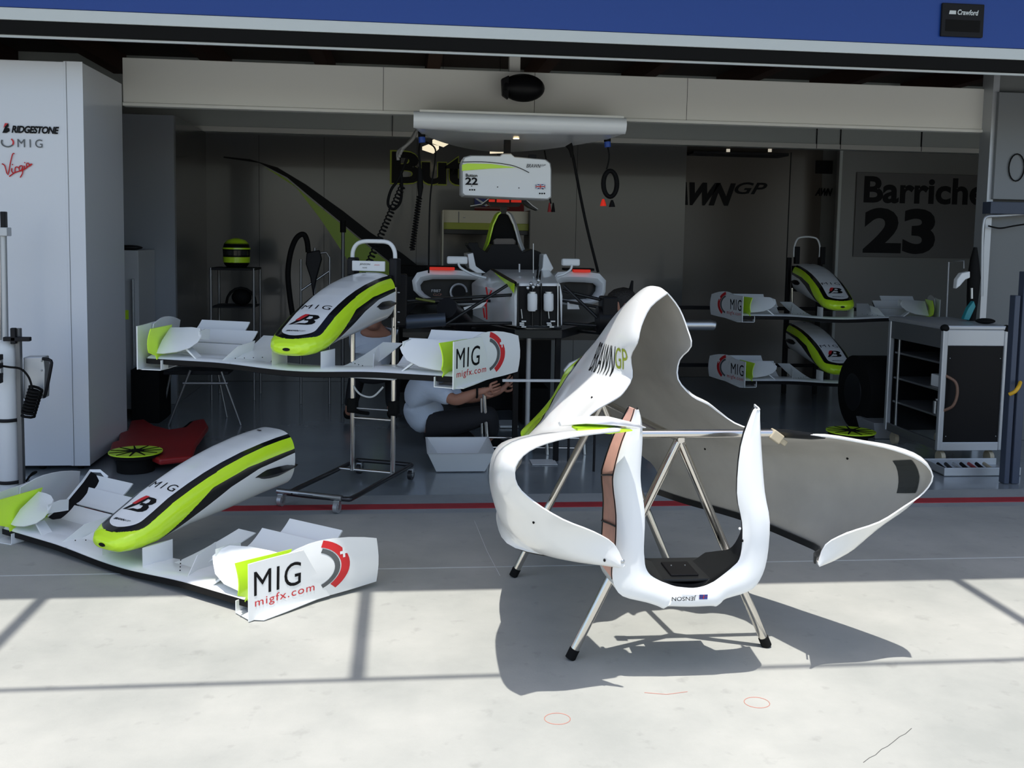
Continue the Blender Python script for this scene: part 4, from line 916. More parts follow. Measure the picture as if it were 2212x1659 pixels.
M().tube([PY(1290, 690, 6.5), PY(1330, 690, 6.5)], .09, 18).build('brake_drum', BLACK, CAR, True)
M().prism([PY(x, y, 6.8) for x, y in ((1001, 664), (1052, 652), (1040, 664), (1004, 672))], (0, .02, 0)).build('brake_vane', WHITE, CAR, True, smooth=False)
M().prism([PY(x, y, 7.0) for x, y in ((1226, 653), (1248, 655), (1252, 668), (1226, 668))], (0, .02, 0)).build('brake_vane', WHITE, CAR, True, smooth=False)
# underfloor tea tray
M().prism([PY(x, y, 7.0) for x, y in ((870, 718), (1330, 720), (1320, 735), (960, 734), (870, 728))], (0, .3, 0)).build('splitter', CARBON, CAR, True, smooth=False)
# rear wing
RW = PY(1048, 480, 9.6)
def rw(x0, y0, x1, y1, d0, d1, mt_, nm, bev=.004):
    a, b = PY(x0, y1, 9.6), PY(x1, y0, 9.6); return M().box((a.x, 9.6 + d0, a.z), (b.x, 9.6 + d1, b.z)).build(nm, mt_, CAR, True, smooth=False, bevel=bev)
w1 = rw(956, 457, 1142, 484, 0, .02, CREAM, 'rear_wing_flap')
rw(956, 484, 1142, 495, -.03, .05, mat('olive_yellow_paint', (.30, .34, .02), .4), 'rear_wing_plane')
rw(956, 495, 1142, 505, -.02, .06, CARBON, 'rear_wing_underside')
for x in (955, 1140): rw(x - 2, 455, x + 3, 590, -.1, .3, CARBON if x > 1000 else CREAM, 'rear_endplate')
rw(990, 457, 992, 484, -.003, 0, GREY, 'seam', 0)
M().ball(PY(1003, 470, 9.59), (.012, .004, .005), 8, 5).build('fastener', STEEL, w1, True)
# car trestle
TR = thing('car_trestle', 'dark trestle with white cross bar carrying the front of the racing car', 'stand', (1.0, 6.6, 0))
for x in (1116, 1206):
    a = PY(x, 714, 6.6); lg = M().box((a.x - .018, 6.58, 0), (a.x + .018, 6.62, fz - .055)).build('leg', BLACK, TR, True, smooth=False, bevel=.003)
a, b = PY(1085, 822, 6.56), PY(1222, 822, 6.56); boxo('cross_bar', (a.x, 6.55, a.z - .009), (b.x, 6.575, a.z + .009), TUB, TR)
tube('rear_leg', [PY(1143, 712, 6.9), (PY(1143, 712, 6.9).x, 6.9, 0)], .018, ALU, TR)
TR2 = thing('trestle', 'chrome trestle on the floor behind the raised front wing and white basin', 'stand', (.45, 6.6, 0))
for a, b in (((1045, 836), (1054, 1003)), ((1040, 860), (1042, 975)), ((1260, 930), (1262, 1005)), ((1180, 940), (1182, 990))):
    p = PY(a[0], a[1], 6.78); q = PY(b[0], b[1], p.y); q.z = 0
    tube('leg', [p, (p.x + (q.x - p.x), p.y, 0)], .014 if a[0] != 1040 else .009, CHROME, TR2)
for y in (945, 966): tube('rail', [PY(1050, y, 6.78), PY(1262, y + 2, 6.78)], .008, CHROME, TR2)
rearst = thing('rear_stand', 'low black stand under the rear of the racing car', 'stand', (.9, 8.9, 0))
boxo('plinth', (.5, 8.6, 0), (1.3, 9.2, fz - .062), BLACK, rearst)
# ================================================================== wheeled nose stand
NS = thing('nose_stand', 'wheeled steel stand with black base loop carrying the raised nose', 'stand', (-.546, 5.07, 0), -.397)
def ns(x, y, z): return Vector((x, y, z))
BT = mat('dark_steel_tube', (.07, .07, .075), .3, .8)
loop = smooth_path([(-.235, 1.20, .075), (-.20, 1.235, .078), (.10, 1.235, .078), (.14, 1.20, .075), (.14, .8, .075), (.14, .42, .075), (.10, .36, .075), (-.20, .36, .075), (-.235, .42, .075), (-.235, .8, .075)], 5, True)
tube('base_loop', loop, .014, BT, NS, False, closed=True)
tube('base_bar', [(-.30, .365, .082), (.10, .350, .082)], .015, STEEL, NS, False)
tube('base_bar', [(-.235, .985, .08), (.14, .985, .08)], .010, CHROME, NS, False)
for x, y in ((-.275, .36), (.075, .34), (-.20, 1.21), (.165, 1.17)):
    c = M().cyl((x - .012, y, .032), (x + .012, y, .032), .032).build('caster', BT if y > 1 else ALU, NS)
    M().box((x - .018, y - .012, .045), (x + .018, y + .016, .07)).build('fork', STEEL, c, bevel=.003, smooth=False)
    M().cyl((x - .014, y, .032), (x + .014, y, .032), .013).build('hub', STEEL, c)
for s, x in ((-1, -.145), (1, .125)):
    tube('post', [(x * .98, .985, .075), (x * 1.0, .985, 1.22)], .0155, CHROME, NS, False, n=14)
    M().box((x - .03, .96, .43), (x + .03, 1.02, .52)).build('post_clamp', RUB, NS, bevel=.012)
    M().box((x - .025, .955, 1.20), (x + .025, 1.03, 1.37)).build('head_clamp', DARK, NS, bevel=.01)
    tube('brace', [(x, .985, .44), (x * .8, 1.15, .40)], .012, RUB, NS, False)
tube('cross_rail', [(-.145, .985, .40), (.125, .985, .40)], .009, CHROME, NS, False)
tube('cross_rail', [(-.145, .985, .46), (.125, .985, .46)], .006, STEEL, NS, False)
M().box((-.15, .925, 1.02), (.13, .985, 1.27)).build('mount_plate', BLACK, NS, smooth=False, bevel=.004)
hb = smooth_path([(-.148, .99, 1.33), (-.148, .99, 1.40), (-.125, .99, 1.445), (-.08, .99, 1.465), (0, .99, 1.468), (.07, .99, 1.465), (.105, .99, 1.445), (.125, .99, 1.40), (.125, .99, 1.33)], 4)
tube('hoop_handle', hb, .0125, TUB, NS, False, n=12)
sb = M().box((-.125, .93, 1.292), (.085, .945, 1.352)).build('name_tag', TUB, NS, smooth=False, bevel=.004)
place('lettering', text_mesh('JENSON', .0, 0.2), INK, sb, (-.075, .9285, 1.325), (1, 0, 0), (0, 0, 1), .07, .013)
place('lettering', text_mesh('NOSE', .0, 0.2), GREY, sb, (-.055, .9285, 1.308), (1, 0, 0), (0, 0, 1), .03, .008)
place('lettering', text_mesh('JENSON', 0, .2), RED, sb, (.02, .9285, 1.325), (1, 0, 0), (0, 0, 1), .035, .008)
M().box((-.14, .90, .655), (.16, .96, .70)).build('lower_tray', TUB, NS, smooth=False, bevel=.003)
place('lettering', text_mesh('BRAWN', .0, 0.3), INK, NS, (-.10, .8985, .665), (1, 0, 0), (0, 0, 1), .06, .014)
tube('hanging_cable', smooth_path([(-.14, .98, .60), (-.08, .96, .55), (.0, .96, .54), (.06, .98, .60)]), .006, TUB, NS, False)
# rack holding the two right-hand noses
RK = thing('nose_rack', 'dark metal rack with arms holding the two right-hand noses', 'rack', (3.95, 9.55, 0))
for x in (3.80, 4.12): boxo('upright', (x - .02, 9.50, 0), (x + .02, 9.54, 1.36), BLACK, RK)
for z in (.27, .84):
    boxo('arm', (2.62, 9.52, z - .005), (5.2, 9.55, z + .03), BLACK, RK)
for s, x in ((-1, 3.84), (1, 4.10)):
    boxo('clamp', (x - .02, 9.40, 1.30), (x + .02, 9.46, 1.47), BLACK, RK)
p0, p1 = PY(1716, 533, 9.45), PY(1771, 533, 9.45); zt = PY(1743, 512, 9.45).z
tube('hoop_handle', smooth_path([(p0.x, 9.45, p0.z - .1), p0, (p0.x + .03, 9.45, zt - .02), (p0.x + .09, 9.45, zt), (p1.x - .09, 9.45, zt), (p1.x - .03, 9.45, zt - .02), p1, (p1.x, 9.45, p1.z - .1)]), .009, TUB, RK)
tube('bright_leg', [PY(1711, 622, 9.0), PY(1711, 664, 9.0)], .011, CHROME, RK)
boxo('mount_plate', (3.82, 9.375, 1.03), (4.07, 9.50, 1.28), BLACK, RK)
boxo('mount_plate', (3.77, 9.345, .47), (4.01, 9.50, .71), BLACK, RK)
for z in ():
    boxo('shelf_arm', (3.84, 8.62, z - .075 + (0 if z > .5 else 0)), (3.88, 9.5, z - .05), BLACK, RK)
# ================================================================== gantry panel, control box, cables
GP_ = thing('overhead_gantry', 'white boat-shaped overhead gantry panel with one glowing spotlight', 'gantry', (.79, 7.0, 2.3))
ed = [(893, 262), (900, 252), (1040, 255), (1200, 262), (1342, 268), (1348, 276), (1344, 288)]
def gz(x, y, Y): return PY(x, y, Y)
rows = []
NXg = 24; zg0 = 2.27
xL, xR = PY(893, 268, 7.0).x, PY(1347, 282, 7.0).x
for (dy, dz, k) in ((0.0, .085, 1), (-.03, .075, 1), (-.045, .045, 1), (-.03, .01, 1), (0, -.012, 1)):
    rows.append([Vector((xL + (xR - xL) * i / NXg, 6.95 + dy, 2.262 + dz)) for i in range(NXg + 1)])
und = []
for k in range(1, 9):
    r = []
    for i in range(NXg + 1):
        u = i / NXg; w = math.sin(math.pi * u) ** .8
        r.append(Vector((xL + (xR - xL) * u, 6.95 + 1.62 * w * k / 8, 2.250 - .006 * (k / 8))))
    und.append(r)
gp = M(); gp.sheet(rows + und, -.01); gpo = gp.build('canopy_panel', WHITE, GP_, True, ang=50)
boxo('top_ledge', (PY(906, 250, 6.95).x, 6.93, 2.335), (PY(1347, 264, 6.95).x, 7.28, 2.368), FASC, GP_)
sp = G(1115, 296, 2.245)
spo = M().cyl((sp.x, sp.y, 2.236), (sp.x, sp.y, 2.25), .034).build('spotlight_bezel', STEEL, GP_, True)
M().cyl((sp.x, sp.y, 2.232), (sp.x, sp.y, 2.24), .022).build('spotlight_lamp', mat('warm_lamp', (1, .9, .7), .3, emis=(1, .72, .36), es=6), spo, True)
boxo('mast', (.76, 7.36, 2.25), (.84, 7.44, 3.2), FASC, GP_)
CB = thing('control_box', 'white overhead control box with driver lettering and number 22', 'box', (.77, 7.5, 1.95))
a, b = PY(997, 422, 7.4), PY(1192, 342, 7.4); zr = PY(1192, 430, 7.4).z - PY(997, 422, 7.4).z
bod = M(); pr = []
for x, y in ((997, 418), (997, 350), (1002, 339), (1016, 335), (1080, 336), (1086, 331), (1104, 331), (1112, 338), (1180, 344), (1190, 352), (1192, 366), (1192, 426), (1185, 431), (1100, 428), (1002, 423)): pr.append(PY(x, y, 7.4))
bod.loft([[q + Vector(((q.x - .77) * -.03, -.0, (q.z - 1.95) * -.05)) for q in pr], [q + Vector((0, .02, 0)) for q in pr], [q + Vector((0, .3, 0)) for q in pr]], True, True)
bo = bod.build('housing', WHITE, CB, True, ang=35)
boxo('hanger', (.75, 7.55, 2.08), (.80, 7.6, 2.255), BLACK, CB)
for k in range(2): boxo('hanger_clamp', (.69 + .24 * k, 7.5, 2.09), (.75 + .24 * k, 7.56, 2.13), BLACK, CB)
polypx('yellow_flash', [(998, 356), (1010, 353), (1060, 354), (1115, 362), (1060, 364), (998, 369)], 7.392, LIME, bo)
tube('pinstripe', smooth_path([PY(998, 350, 7.39), PY(1050, 350, 7.39), PY(1100, 356, 7.39), PY(1125, 364, 7.39), PY(1143, 373, 7.39)]), .0025, INK, bo)
flatpx('lettering', 'Button', 1006, 375, 1031, 382, 7.393, INK, bo, .02)
flatpx('lettering', '22', 1005, 383, 1032, 399, 7.393, INK, bo, .03)
flatpx('lettering', 'BRAWN', 1137, 354, 1168, 362, 7.393, INK, bo, 0, .3)
flatpx('lettering', 'GP', 1168, 355, 1179, 359, 7.393, GREY, bo, 0, .3)
for k in range(3): 
    for x0, y0 in ((1015, 410), (1166, 418)): M().ball(PY(x0 + 5 * k, y0, 7.394), (.006, .003, .006), 8, 5).build('socket', INK, bo, True)
for x, y in ((1019, 402), (1075, 404), (1121, 406), (1173, 408)): M().ball(PY(x, y, 7.394), .004, 8, 5).build('screw', INK, bo, True)
for pts, mm, dd in (([(1157, 398), (1178, 398), (1178, 408), (1157, 408)], FB, 0), ([(1157, 398), (1159, 398), (1178, 407), (1178, 408), (1176, 408), (1157, 399)], TUB, .001), ([(1157, 407), (1176, 398), (1178, 398), (1178, 399), (1159, 408), (1157, 408)], TUB, .0015), ([(1157, 401), (1178, 401), (1178, 405), (1157, 405)], TUB, .002), ([(1165.5, 398), (1169.5, 398), (1169.5, 408), (1165.5, 408)], TUB, .0025), ([(1157, 402), (1178, 402), (1178, 404), (1157, 404)], RED, .004), ([(1166.7, 398), (1168.3, 398), (1168.3, 408), (1166.7, 408)], RED, .005)):
    polypx('flag_print', pts, 7.393 - dd, mm, bo)
# union flag banner on the back wall
BN = thing('flag_banner', 'red banner with part of a Union flag hanging on the back wall behind the winglet', 'flag', (PY(1078, 440, YB - .03).x, YB - .03, 1.9))
polypx('cloth', [(1025, 425), (1132, 427), (1132, 460), (1025, 457)], YB - .03, mat('dark_red_cloth', (.18, .015, .015), .8), BN)
polypx('blue_field', [(1025, 428), (1050, 429), (1050, 446), (1025, 446)], YB - .034, FB, BN)
polypx('white_stripe', [(1026, 429), (1032, 429), (1056, 444), (1050, 446)], YB - .037, TUB, BN)
polypx('white_stripe', [(1025, 447), (1100, 449), (1100, 451), (1025, 450)], YB - .037, mat('pinkish_stripe', (.35, .2, .2), .8), BN)
# black ceiling speaker in front of the fascia
SP = thing('ceiling_speaker', 'rounded black speaker mounted on the fascia above the gantry', 'speaker', (PY(1130, 190, 7.1).x, 7.15, 2.5))
c = PY(1130, 190, 7.12)
M().ball(c, (.155, .10, .098), 24, 14).build('housing', BLACK, SP, True)
M().prism([PY(1083, 170, 7.1), PY(1100, 162, 7.05), PY(1098, 214, 7.05), PY(1085, 205, 7.1)], (0, .06, 0)).build('side_cap', DARK, SP, True, bevel=.006)
boxo('bracket', (c.x - .03, 7.16, c.z - .03), (c.x + .03, 7.28, c.z + .03), DARK, SP)
# hanging cables
def px3(pts, Y): return smooth_path([PY(x, y, Y) for x, y in pts])
def cab_(label, pts, Y, r=.006, name='hanging_cable', m_=RUB, grp=None):
    return tag(tube(name, px3(pts, Y), r, m_), label, 'cable', grp)
cab_('thin black cable hanging left of the control box down to the sidepod', [(915, 305), (938, 318), (940, 345), (930, 420), (927, 500), (926, 590)], 7.6)
cab_('black twisted cable running from the gantry down to the right sidepod', [(1232, 312), (1240, 350), (1255, 430), (1270, 500), (1292, 588)], 7.6, .011)
tag(M().tube(px3([(1228, 312), (1233, 322), (1236, 340)], 7.55), [.028, .028, .027, .026, .024, .022, .02, .018, .016, .015, .014, .012, .012], 10).build('cable_plug', RUB), 'black plug at the top of the twisted cable', 'plug')
for lab, x, y in (('blue and black plug under the left end of the gantry', 911, 296), ('blue and black plug under the right end of the gantry', 1312, 306)):
    t = thing('power_plug', lab, 'plug', PY(x, y, 7.3))
    tube('socket', [PY(x, y - 12, 7.3), PY(x, y, 7.3)], .026, RUB, t, n=12)
    tube('collar', [PY(x, y, 7.3), PY(x + 1, y + 12, 7.3)], .024, BLUEC, t, n=12)
lc = thing('looped_cable', 'black cable wound into a long loop with red and black plugs at the right', 'cable', PY(1318, 400, 7.3))
tube('lead', px3([(1313, 318), (1316, 335), (1314, 352), (1310, 366)], 7.3), .006, RUB, lc)
for k, (w, h) in enumerate(((15, 28), (12, 26), (17, 30))):
    tube('loop', [PY(1318 + w * math.cos(t * math.pi / 12), 397 + h * math.sin(t * math.pi / 12), 7.3 + .012 * k) for t in range(24)], .010, RUB, lc, closed=True)
for x, m_, y in ((1303, REDL, 438), (1322, RUB, 440)):
    M().tube([PY(x, y - 8, 7.3), PY(x, y, 7.3), PY(x, y + 7, 7.3)], [.008, .018, .024], 10).build('plug', m_, lc, True)
tp = thing('hanging_plugs', 'pair of small red and black plugs hanging right of the control box', 'plug', PY(1190, 450, 7.5))
for x in (1187, 1195): M().tube([PY(x, 438, 7.78), PY(x, 450, 7.78), PY(x, 458, 7.78)], [.005, .012, .016], 8).build('plug', REDM if x < 1190 else RUB, tp, True)
tube('lead', [PY(1176, 325, 7.78), PY(1180, 345, 7.78), PY(1186, 420, 7.78), PY(1190, 440, 7.78)], .006, RUB, tp)
t = tag(coil(PY(870, 400, 7.6), PY(795, 572, 7.3), .022, 22, .006, RUB, 'coiled_hose', None, .0), 'black coiled air hose slanting down to the raised nose', 'hose')
t = tag(coil(PY(906, 425, 7.6), PY(890, 540, 7.6), .018, 20, .006, RUB, 'coiled_hose', None, .0), 'black coiled air hose hanging straight beside the lettering', 'hose')
tag(tube('hanging_gun', px3([(907, 310), (905, 330), (908, 360)], 7.6), .008, RUB), 'short black lead above the vertical coiled hose', 'cable')
tag(M().tube([PY(906, 360, 7.6), PY(907, 375, 7.6), PY(908, 405, 7.6), PY(907, 427, 7.6)], [.012, .022, .024, .012], 10).build('hose_grip', RUB), 'black grip at the top of the vertical coiled hose', 'hose grip')
cab_('loose black hose loop hanging below the wall lettering', [(880, 340), (862, 385), (845, 410), (838, 440), (850, 452), (865, 435), (868, 395), (866, 370)], 7.8, .011, 'hose_loop')
for k in range(4): pass
gh = thing('gantry_hoses', 'bundle of grey hoses gathered at the left end of the gantry', 'hose bundle', PY(885, 310, 7.4))
for k in range(5): tube('hose', px3([(906 - k * 2, 276 + 2 * k), (900 - k * 3, 285 + 4 * k), (892 - k * 5, 300 + 5 * k), (880 - k * 5, 312 + 4 * k), (868 - k * 2, 322 + 6 * k)], 7.45 + .02 * k), .012, mat('grey_hose', (.25, .24, .22), .5), gh)
# ================================================================== people
def skinned(pts, edges, root, sub=1):
    bm = bmesh.new(); ly = bm.verts.layers.skin.verify(); vs = []
    for p, r in pts:
        v = bm.verts.new(p); rr = r if isinstance(r, tuple) else (r, r); v[ly].radius = rr; vs.append(v)
    vs[root][ly].use_root = True
    for a, b in edges: bm.edges.new((vs[a], vs[b]))
    me = bpy.data.meshes.new('t'); bm.to_mesh(me); bm.free(); o = bpy.data.objects.new('t', me); COL.objects.link(o)
    m = o.modifiers.new('s', 'SKIN'); m.use_smooth_shade = True
    m = o.modifiers.new('u', 'SUBSURF'); m.levels = 2; m.render_levels = 2
    bpy.context.view_layer.update()
    r = bpy.data.meshes.new_from_object(o.evaluated_get(bpy.context.evaluated_depsgraph_get()))
    bpy.data.objects.remove(o); bpy.data.meshes.remove(me); return r
def chain(pts, lst, parent=None):
    """adds a chain of (point, radius) to pts, returns edges"""
    e = []; k = parent
    for p in lst:
        pts.append((Vector(p[0]), p[1])); n = len(pts) - 1
        if k is not None: e.append((k, n))
        k = n
    return e, k
def to_obj(name, me, m_, parent, extra=None, label=None):
    B = basemat(parent).inverted(); v = [B @ Vector(x.co) for x in me.vertices]; f = [tuple(p.vertices) for p in me.polygons]
    q = M(); q.add(v, f)
    if extra: q.add([B @ x for x in extra.v], extra.f)
    bpy.data.meshes.remove(me); return q.build(name, m_, parent, False, ang=75, weld=False, label=label)
def fingers(pts, k, wrist, d, nrm, s=1.0):
    e = []; d = Vector(d).normalized(); nrm = Vector(nrm).normalized(); side = d.cross(nrm).normalized()
    e1, kp = chain(pts, [(wrist + d * .045, (.024, .018)), (wrist + d * .085, (.026, .014))], k); e += e1
    for i, L_ in enumerate((.070, .080, .076, .060)):
        b = wrist + d * .09 + side * (.033 - .021 * i)
        e2, _ = chain(pts, [(b, .009), (b + d * L_ * .5 - nrm * .012, .0085), (b + d * L_ * .85 - nrm * .035, .007)], kp); e += e2
    b = wrist + d * .04 + side * .034
    e2, _ = chain(pts, [(b, .011), (b + d * .03 + side * .02 - nrm * .012, .010), (b + d * .055 + side * .018 - nrm * .025, .008)], kp - 1); e += e2
    return e
def head_geo(c, look, r=.095):
    look = Vector(look).normalized(); up = Vector((0, 0, 1)); side = look.cross(up).normalized(); up = side.cross(look)
    q = M(); secs = []
    prof = [(-.125, .030, .045), (-.115, .048, .070), (-.085, .060, .088), (-.05, .068, .094), (0, .074, .098), (.04, .076, .100), (.075, .070, .094), (.10, .052, .075), (.118, .02, .03)]
    for z, w, dd in prof:
        sec_ = []
        for t in range(20):
            a = 2 * math.pi * t / 20; fx = math.cos(a) * dd; sx = math.sin(a) * w
            if z < -.06 and fx < 0: fx *= .7
            sec_.append(c + look * (fx + (.008 if z < -.04 and fx > 0 else 0)) + side * sx + up * z)
        secs.append(sec_)
    q.loft(secs, True, True)
    nb = c + look * .098
    q.add([nb + up * .025, nb + look * .028 - up * .022, nb - side * .017 - up * .03, nb + side * .017 - up * .03, nb - up * .032 + look * .005], [(0, 1, 2), (0, 3, 1), (1, 3, 4), (1, 4, 2), (0, 2, 4, 3)])
    for s_ in (-1, 1):
        e = c + side * (s_ * .076) - look * .005; q.loft([[e + side * (s_ * d_) + look * (.016 * k_ * math.cos(t * math.pi / 5)) + up * (.03 * k_ * math.sin(t * math.pi / 5)) for t in range(10)] for d_, k_ in ((-.006, .8), (.008, 1), (.014, .8))], True, True)
    mo = c + look * .095 - up * .062; q.tube([mo - side * .022, mo + look * .007, mo + side * .022], [.003, .006, .003], 8)
    return q, look, side, up
def person(label, base, neck, head, look, pelvis, chest, arms, legs, sh_r=.155, waist=None, sleeve=1):
    T = thing('person', label, 'person', base)
    pts = []; ed = []
    wst = waist or pelvis.lerp(chest, .45)
    e, k = chain(pts, [(pelvis, (.09, .08)), (wst, (.07, .06)), (chest, (.10, .08)), (neck, (.055, .055)), (head - Vector((0, 0, .06)), (.05, .05))]); ed += e
    ci = 2
    ss = []; bbox = []
    for a in arms:
        sh, el, wr = a['p']; e, kk = chain(pts, [(sh, .052), (sh.lerp(el, .5), .046), (el, .042), (el.lerp(wr, .35), .043), (wr, .028)], ci); ed += e
        ed += fingers(pts, kk, wr, wr - el if 'd' not in a else a['d'], a.get('n', (0, 0, 1)))
    for l in legs:
        hp, kn, an, toe = l; e, kk = chain(pts, [(hp, .095), (hp.lerp(kn, .55), .078), (kn, .058), (kn.lerp(an, .4), .055), (an, .036), (toe, .03)], 0); ed += e
    hq, lk, sd, up = head_geo(head, look)
    body = to_obj('body', skinned(pts, ed, 0), SKIN, T, hq)
    # eyes
    for s_ in (-1, 1): M().ball(head + lk * .088 + sd * (s_ * .031) + up * .008, .0115, 10, 7).build('eye', DARK, T, True)
    hr = M(); secs = []
    for z, w, dd in ((-.045, .070, .085), (0, .083, .106), (.045, .086, .110), (.08, .080, .104), (.108, .060, .082), (.128, .028, .04)):
        secs.append([head + lk * ((math.cos(2 * math.pi * t / 18) * dd - .012) if math.cos(2 * math.pi * t / 18) < .35 or z > .05 else .30 * dd) + sd * math.sin(2 * math.pi * t / 18) * w + up * z for t in range(18)])
    hr.loft(secs, True, True).build('hair', HAIR, T, True)
    # shirt with sleeves
    pts = []; ed = []
    e, k = chain(pts, [(pelvis - (wst - pelvis) * .15, (.15, .15)), (wst, (.155, .15)), (wst.lerp(chest, .6), (.155, .15)), (chest, (.155, .145)), (neck.lerp(chest, .35), (.085, .08))]); ed += e
    for a in arms:
        sh, el, wr = a['p']; e, kk = chain(pts, [(sh, .078), (sh.lerp(el, .55), .066), (sh.lerp(el, .85), .062)], 3); ed += e
    to_obj('shirt', skinned(pts, ed, 0), SHIRT, T)
    pts = []; ed = []
    e, k = chain(pts, [(pelvis + (wst - pelvis) * .35, (.145, .13)), (pelvis, (.16, .145))]); ed += e
    for l in legs:
        hp, kn, an, toe = l; e, kk = chain(pts, [(hp, .108), (hp.lerp(kn, .55), .092), (kn, .074), (kn.lerp(an, .4), .068), (kn.lerp(an, .92), .052)], 1); ed += e
    to_obj('trousers', skinned(pts, ed, 0), TROU, T)
    for l in legs:
        hp, kn, an, toe = l; pts = []; ed = []
        d = (toe - an); d.z = 0; d.normalize()
        z0 = min(toe.z, an.z - .05)
        e, k = chain(pts, [(an, .048), (an.lerp(toe, .35), .046), (toe, (.042, .034)), (toe + d * .05, (.034, .024))]); ed += e
        to_obj('shoe', skinned(pts, ed, 0), RUB, T)
    return T
V = Vector
# crouching mechanic behind the raised wing, seen from the back left
pv = PY(938, 915, 7.0)
p1 = person('person in pale shirt and black trousers crouching behind the raised front wing, arms reaching right', (pv.x, 7.0, 0),
    PY(925, 800, 6.95), PY(948, 768, 6.93), (1, .25, -.15), pv, PY(905, 845, 6.95),
    [{'p': (PY(928, 838, 6.82), PY(985, 866, 6.66), PY(1034, 846, 6.60)), 'd': (1, .1, .25), 'n': (0, -1, 0)}, {'p': (PY(930, 835, 7.1), PY(1010, 862, 7.1), PY(1078, 846, 7.05)), 'd': (.8, .1, .7), 'n': (0, -1, 0)}],
    [(PY(945, 920, 6.9), PY(1062, 893, 6.82), V((.62, 6.9, .07)), V((.72, 6.86, .045))), (PY(945, 925, 7.1), PY(1030, 960, 7.05), PY(935, 985, 7.05) * 1, PY(915, 990, 6.98))], waist=PY(912, 893, 7.0))
w_ = PY(1030, 848, 6.6); tube('wrist_watch', [w_ + V((0, .034 * math.cos(t * math.pi / 6), .034 * math.sin(t * math.pi / 6))) for t in range(12)], .007, RUB, p1, closed=True)
# second mechanic behind the nose stand
pv = PY(805, 800, 7.7)
person('person in pale shirt crouching in the shade behind the wheeled nose stand', (pv.x, 7.7, 0),
    PY(808, 700, 7.6), PY(806, 676, 7.55), (.1, 1, -.4), PY(806, 795, 7.7), PY(805, 730, 7.62),
    [{'p': (PY(772, 730, 7.65), PY(772, 760, 7.95), PY(785, 720, 8.2))}, {'p': (PY(838, 730, 7.65), PY(840, 760, 7.95), PY(830, 720, 8.2))}],
    [(PY(790, 800, 7.7), PY(775, 800, 8.05), V((-.42, 7.95, .09)), V((-.43, 8.06, .045))), (PY(822, 800, 7.7), PY(850, 800, 8.05), V((-.08, 7.95, .09)), V((-.07, 8.06, .045)))])
# third mechanic at the right of the car, only the head shows over the engine cover
pv = PY(1385, 890, 7.05)
p3 = person('dark-haired person crouching at the right of the racing car, half hidden by the engine cover', (pv.x, 7.05, 0),
    PY(1350, 705, 6.97), PY(1341, 662, 6.92), (-1, -.15, -.25), pv, PY(1365, 770, 7.0),
    [{'p': (PY(1340, 745, 6.85), PY(1325, 800, 6.75), PY(1345, 775, 6.6)), 'd': (.2, -1, .3), 'n': (0, -1, 0)}, {'p': (PY(1350, 745, 7.15), PY(1350, 800, 7.2), PY(1390, 780, 7.0)), 'd': (.2, -1, .3), 'n': (0, -1, 0)}],
    [(PY(1380, 895, 6.95), PY(1300, 872, 6.85), V((1.80, 6.95, .09)), V((1.70, 6.93, .045))), (PY(1385, 895, 7.15), PY(1310, 905, 7.15), V((2.0, 7.2, .09)), V((1.90, 7.19, .045)))])
tube('headset_aerial', [PY(1360, 650, 6.9), PY(1362, 630, 6.9), PY(1366, 606, 6.9)], [.012, .018, .008], RUB, p3)
# ================================================================== white basin
BS = thing('basin', 'white rectangular plastic basin on the floor in front of the crouching person', 'basin', (.36, 6.35, 0))
fl_, fr_, bl_, br_ = V((.222, 6.27, .004)), V((.535, 6.27, .004)), V((.26, 6.62, .004)), V((.50, 6.62, .004))
tz = .135
tfl, tfr, tbl, tbr = V((.165, 6.20, tz)), V((.59, 6.20, tz)), V((.165, 6.72, tz)), V((.59, 6.72, tz))
m = M()
def quadring(a, k): return [a[0].lerp(a[2], 0) , a[1], a[3], a[2]]
o1 = [fl_, fr_, br_, bl_]; o2 = [tfl, tfr, tbr, tbl]; o3 = [q + V((.006 if i in (1, 2) else -.006, -.006 if i < 2 else .006, .004)) for i, q in enumerate(o2)]
cc = sum(o2, V()) / 4; i2 = [q + (cc - q) * .035 + V((0, 0, .004)) for q in o2]; i1 = [q + (sum(o1, V()) / 4 - q) * .05 + V((0, 0, .006)) for q in o1]
m.loft([o1, o2, o3, i2, i1], True, True)
m.build('tub', TUB, BS, True, smooth=False, bevel=.003)
# ================================================================== red creeper board with yellow-green fan covers
CR = thing('creeper_board', 'dark red moulded mechanic creeper board on wheels beside the white cabinet', 'creeper', (-1.75, 7.0, 0))
outl = [(222, 975), (228, 955), (243, 950), (245, 935), (262, 930), (270, 908), (300, 905), (320, 918), (355, 927), (388, 922), (405, 908), (430, 904), (438, 920), (425, 938), (412, 955), (400, 985), (330, 992), (300, 978), (250, 985)]
pl2 = [G(x, y, .10) + V((.04, 0, 0)) for x, y in outl]
M().prism(pl2, (0, 0, -.04)).build('board', REDM, CR, True, bevel=.012, ang=50)
lo = [G(x, y, .05) + V((.04, 0, 0)) for x, y in outl]; c0 = sum(lo, V()) / len(lo)
M().prism([q + (c0 - q) * .08 for q in lo], (0, 0, -.03)).build('underframe', RUB, CR, True, smooth=False)
for x, y in ((245, 985), (395, 985), (425, 925), (262, 925)):
    g = G(x, y, .05); g.z = 0; q = c0.copy(); q.z = 0; g = g.lerp(q, .15); M().cyl((g.x - .012, g.y, .03), (g.x + .012, g.y, .03), .03).build('caster', STEEL, CR, True)
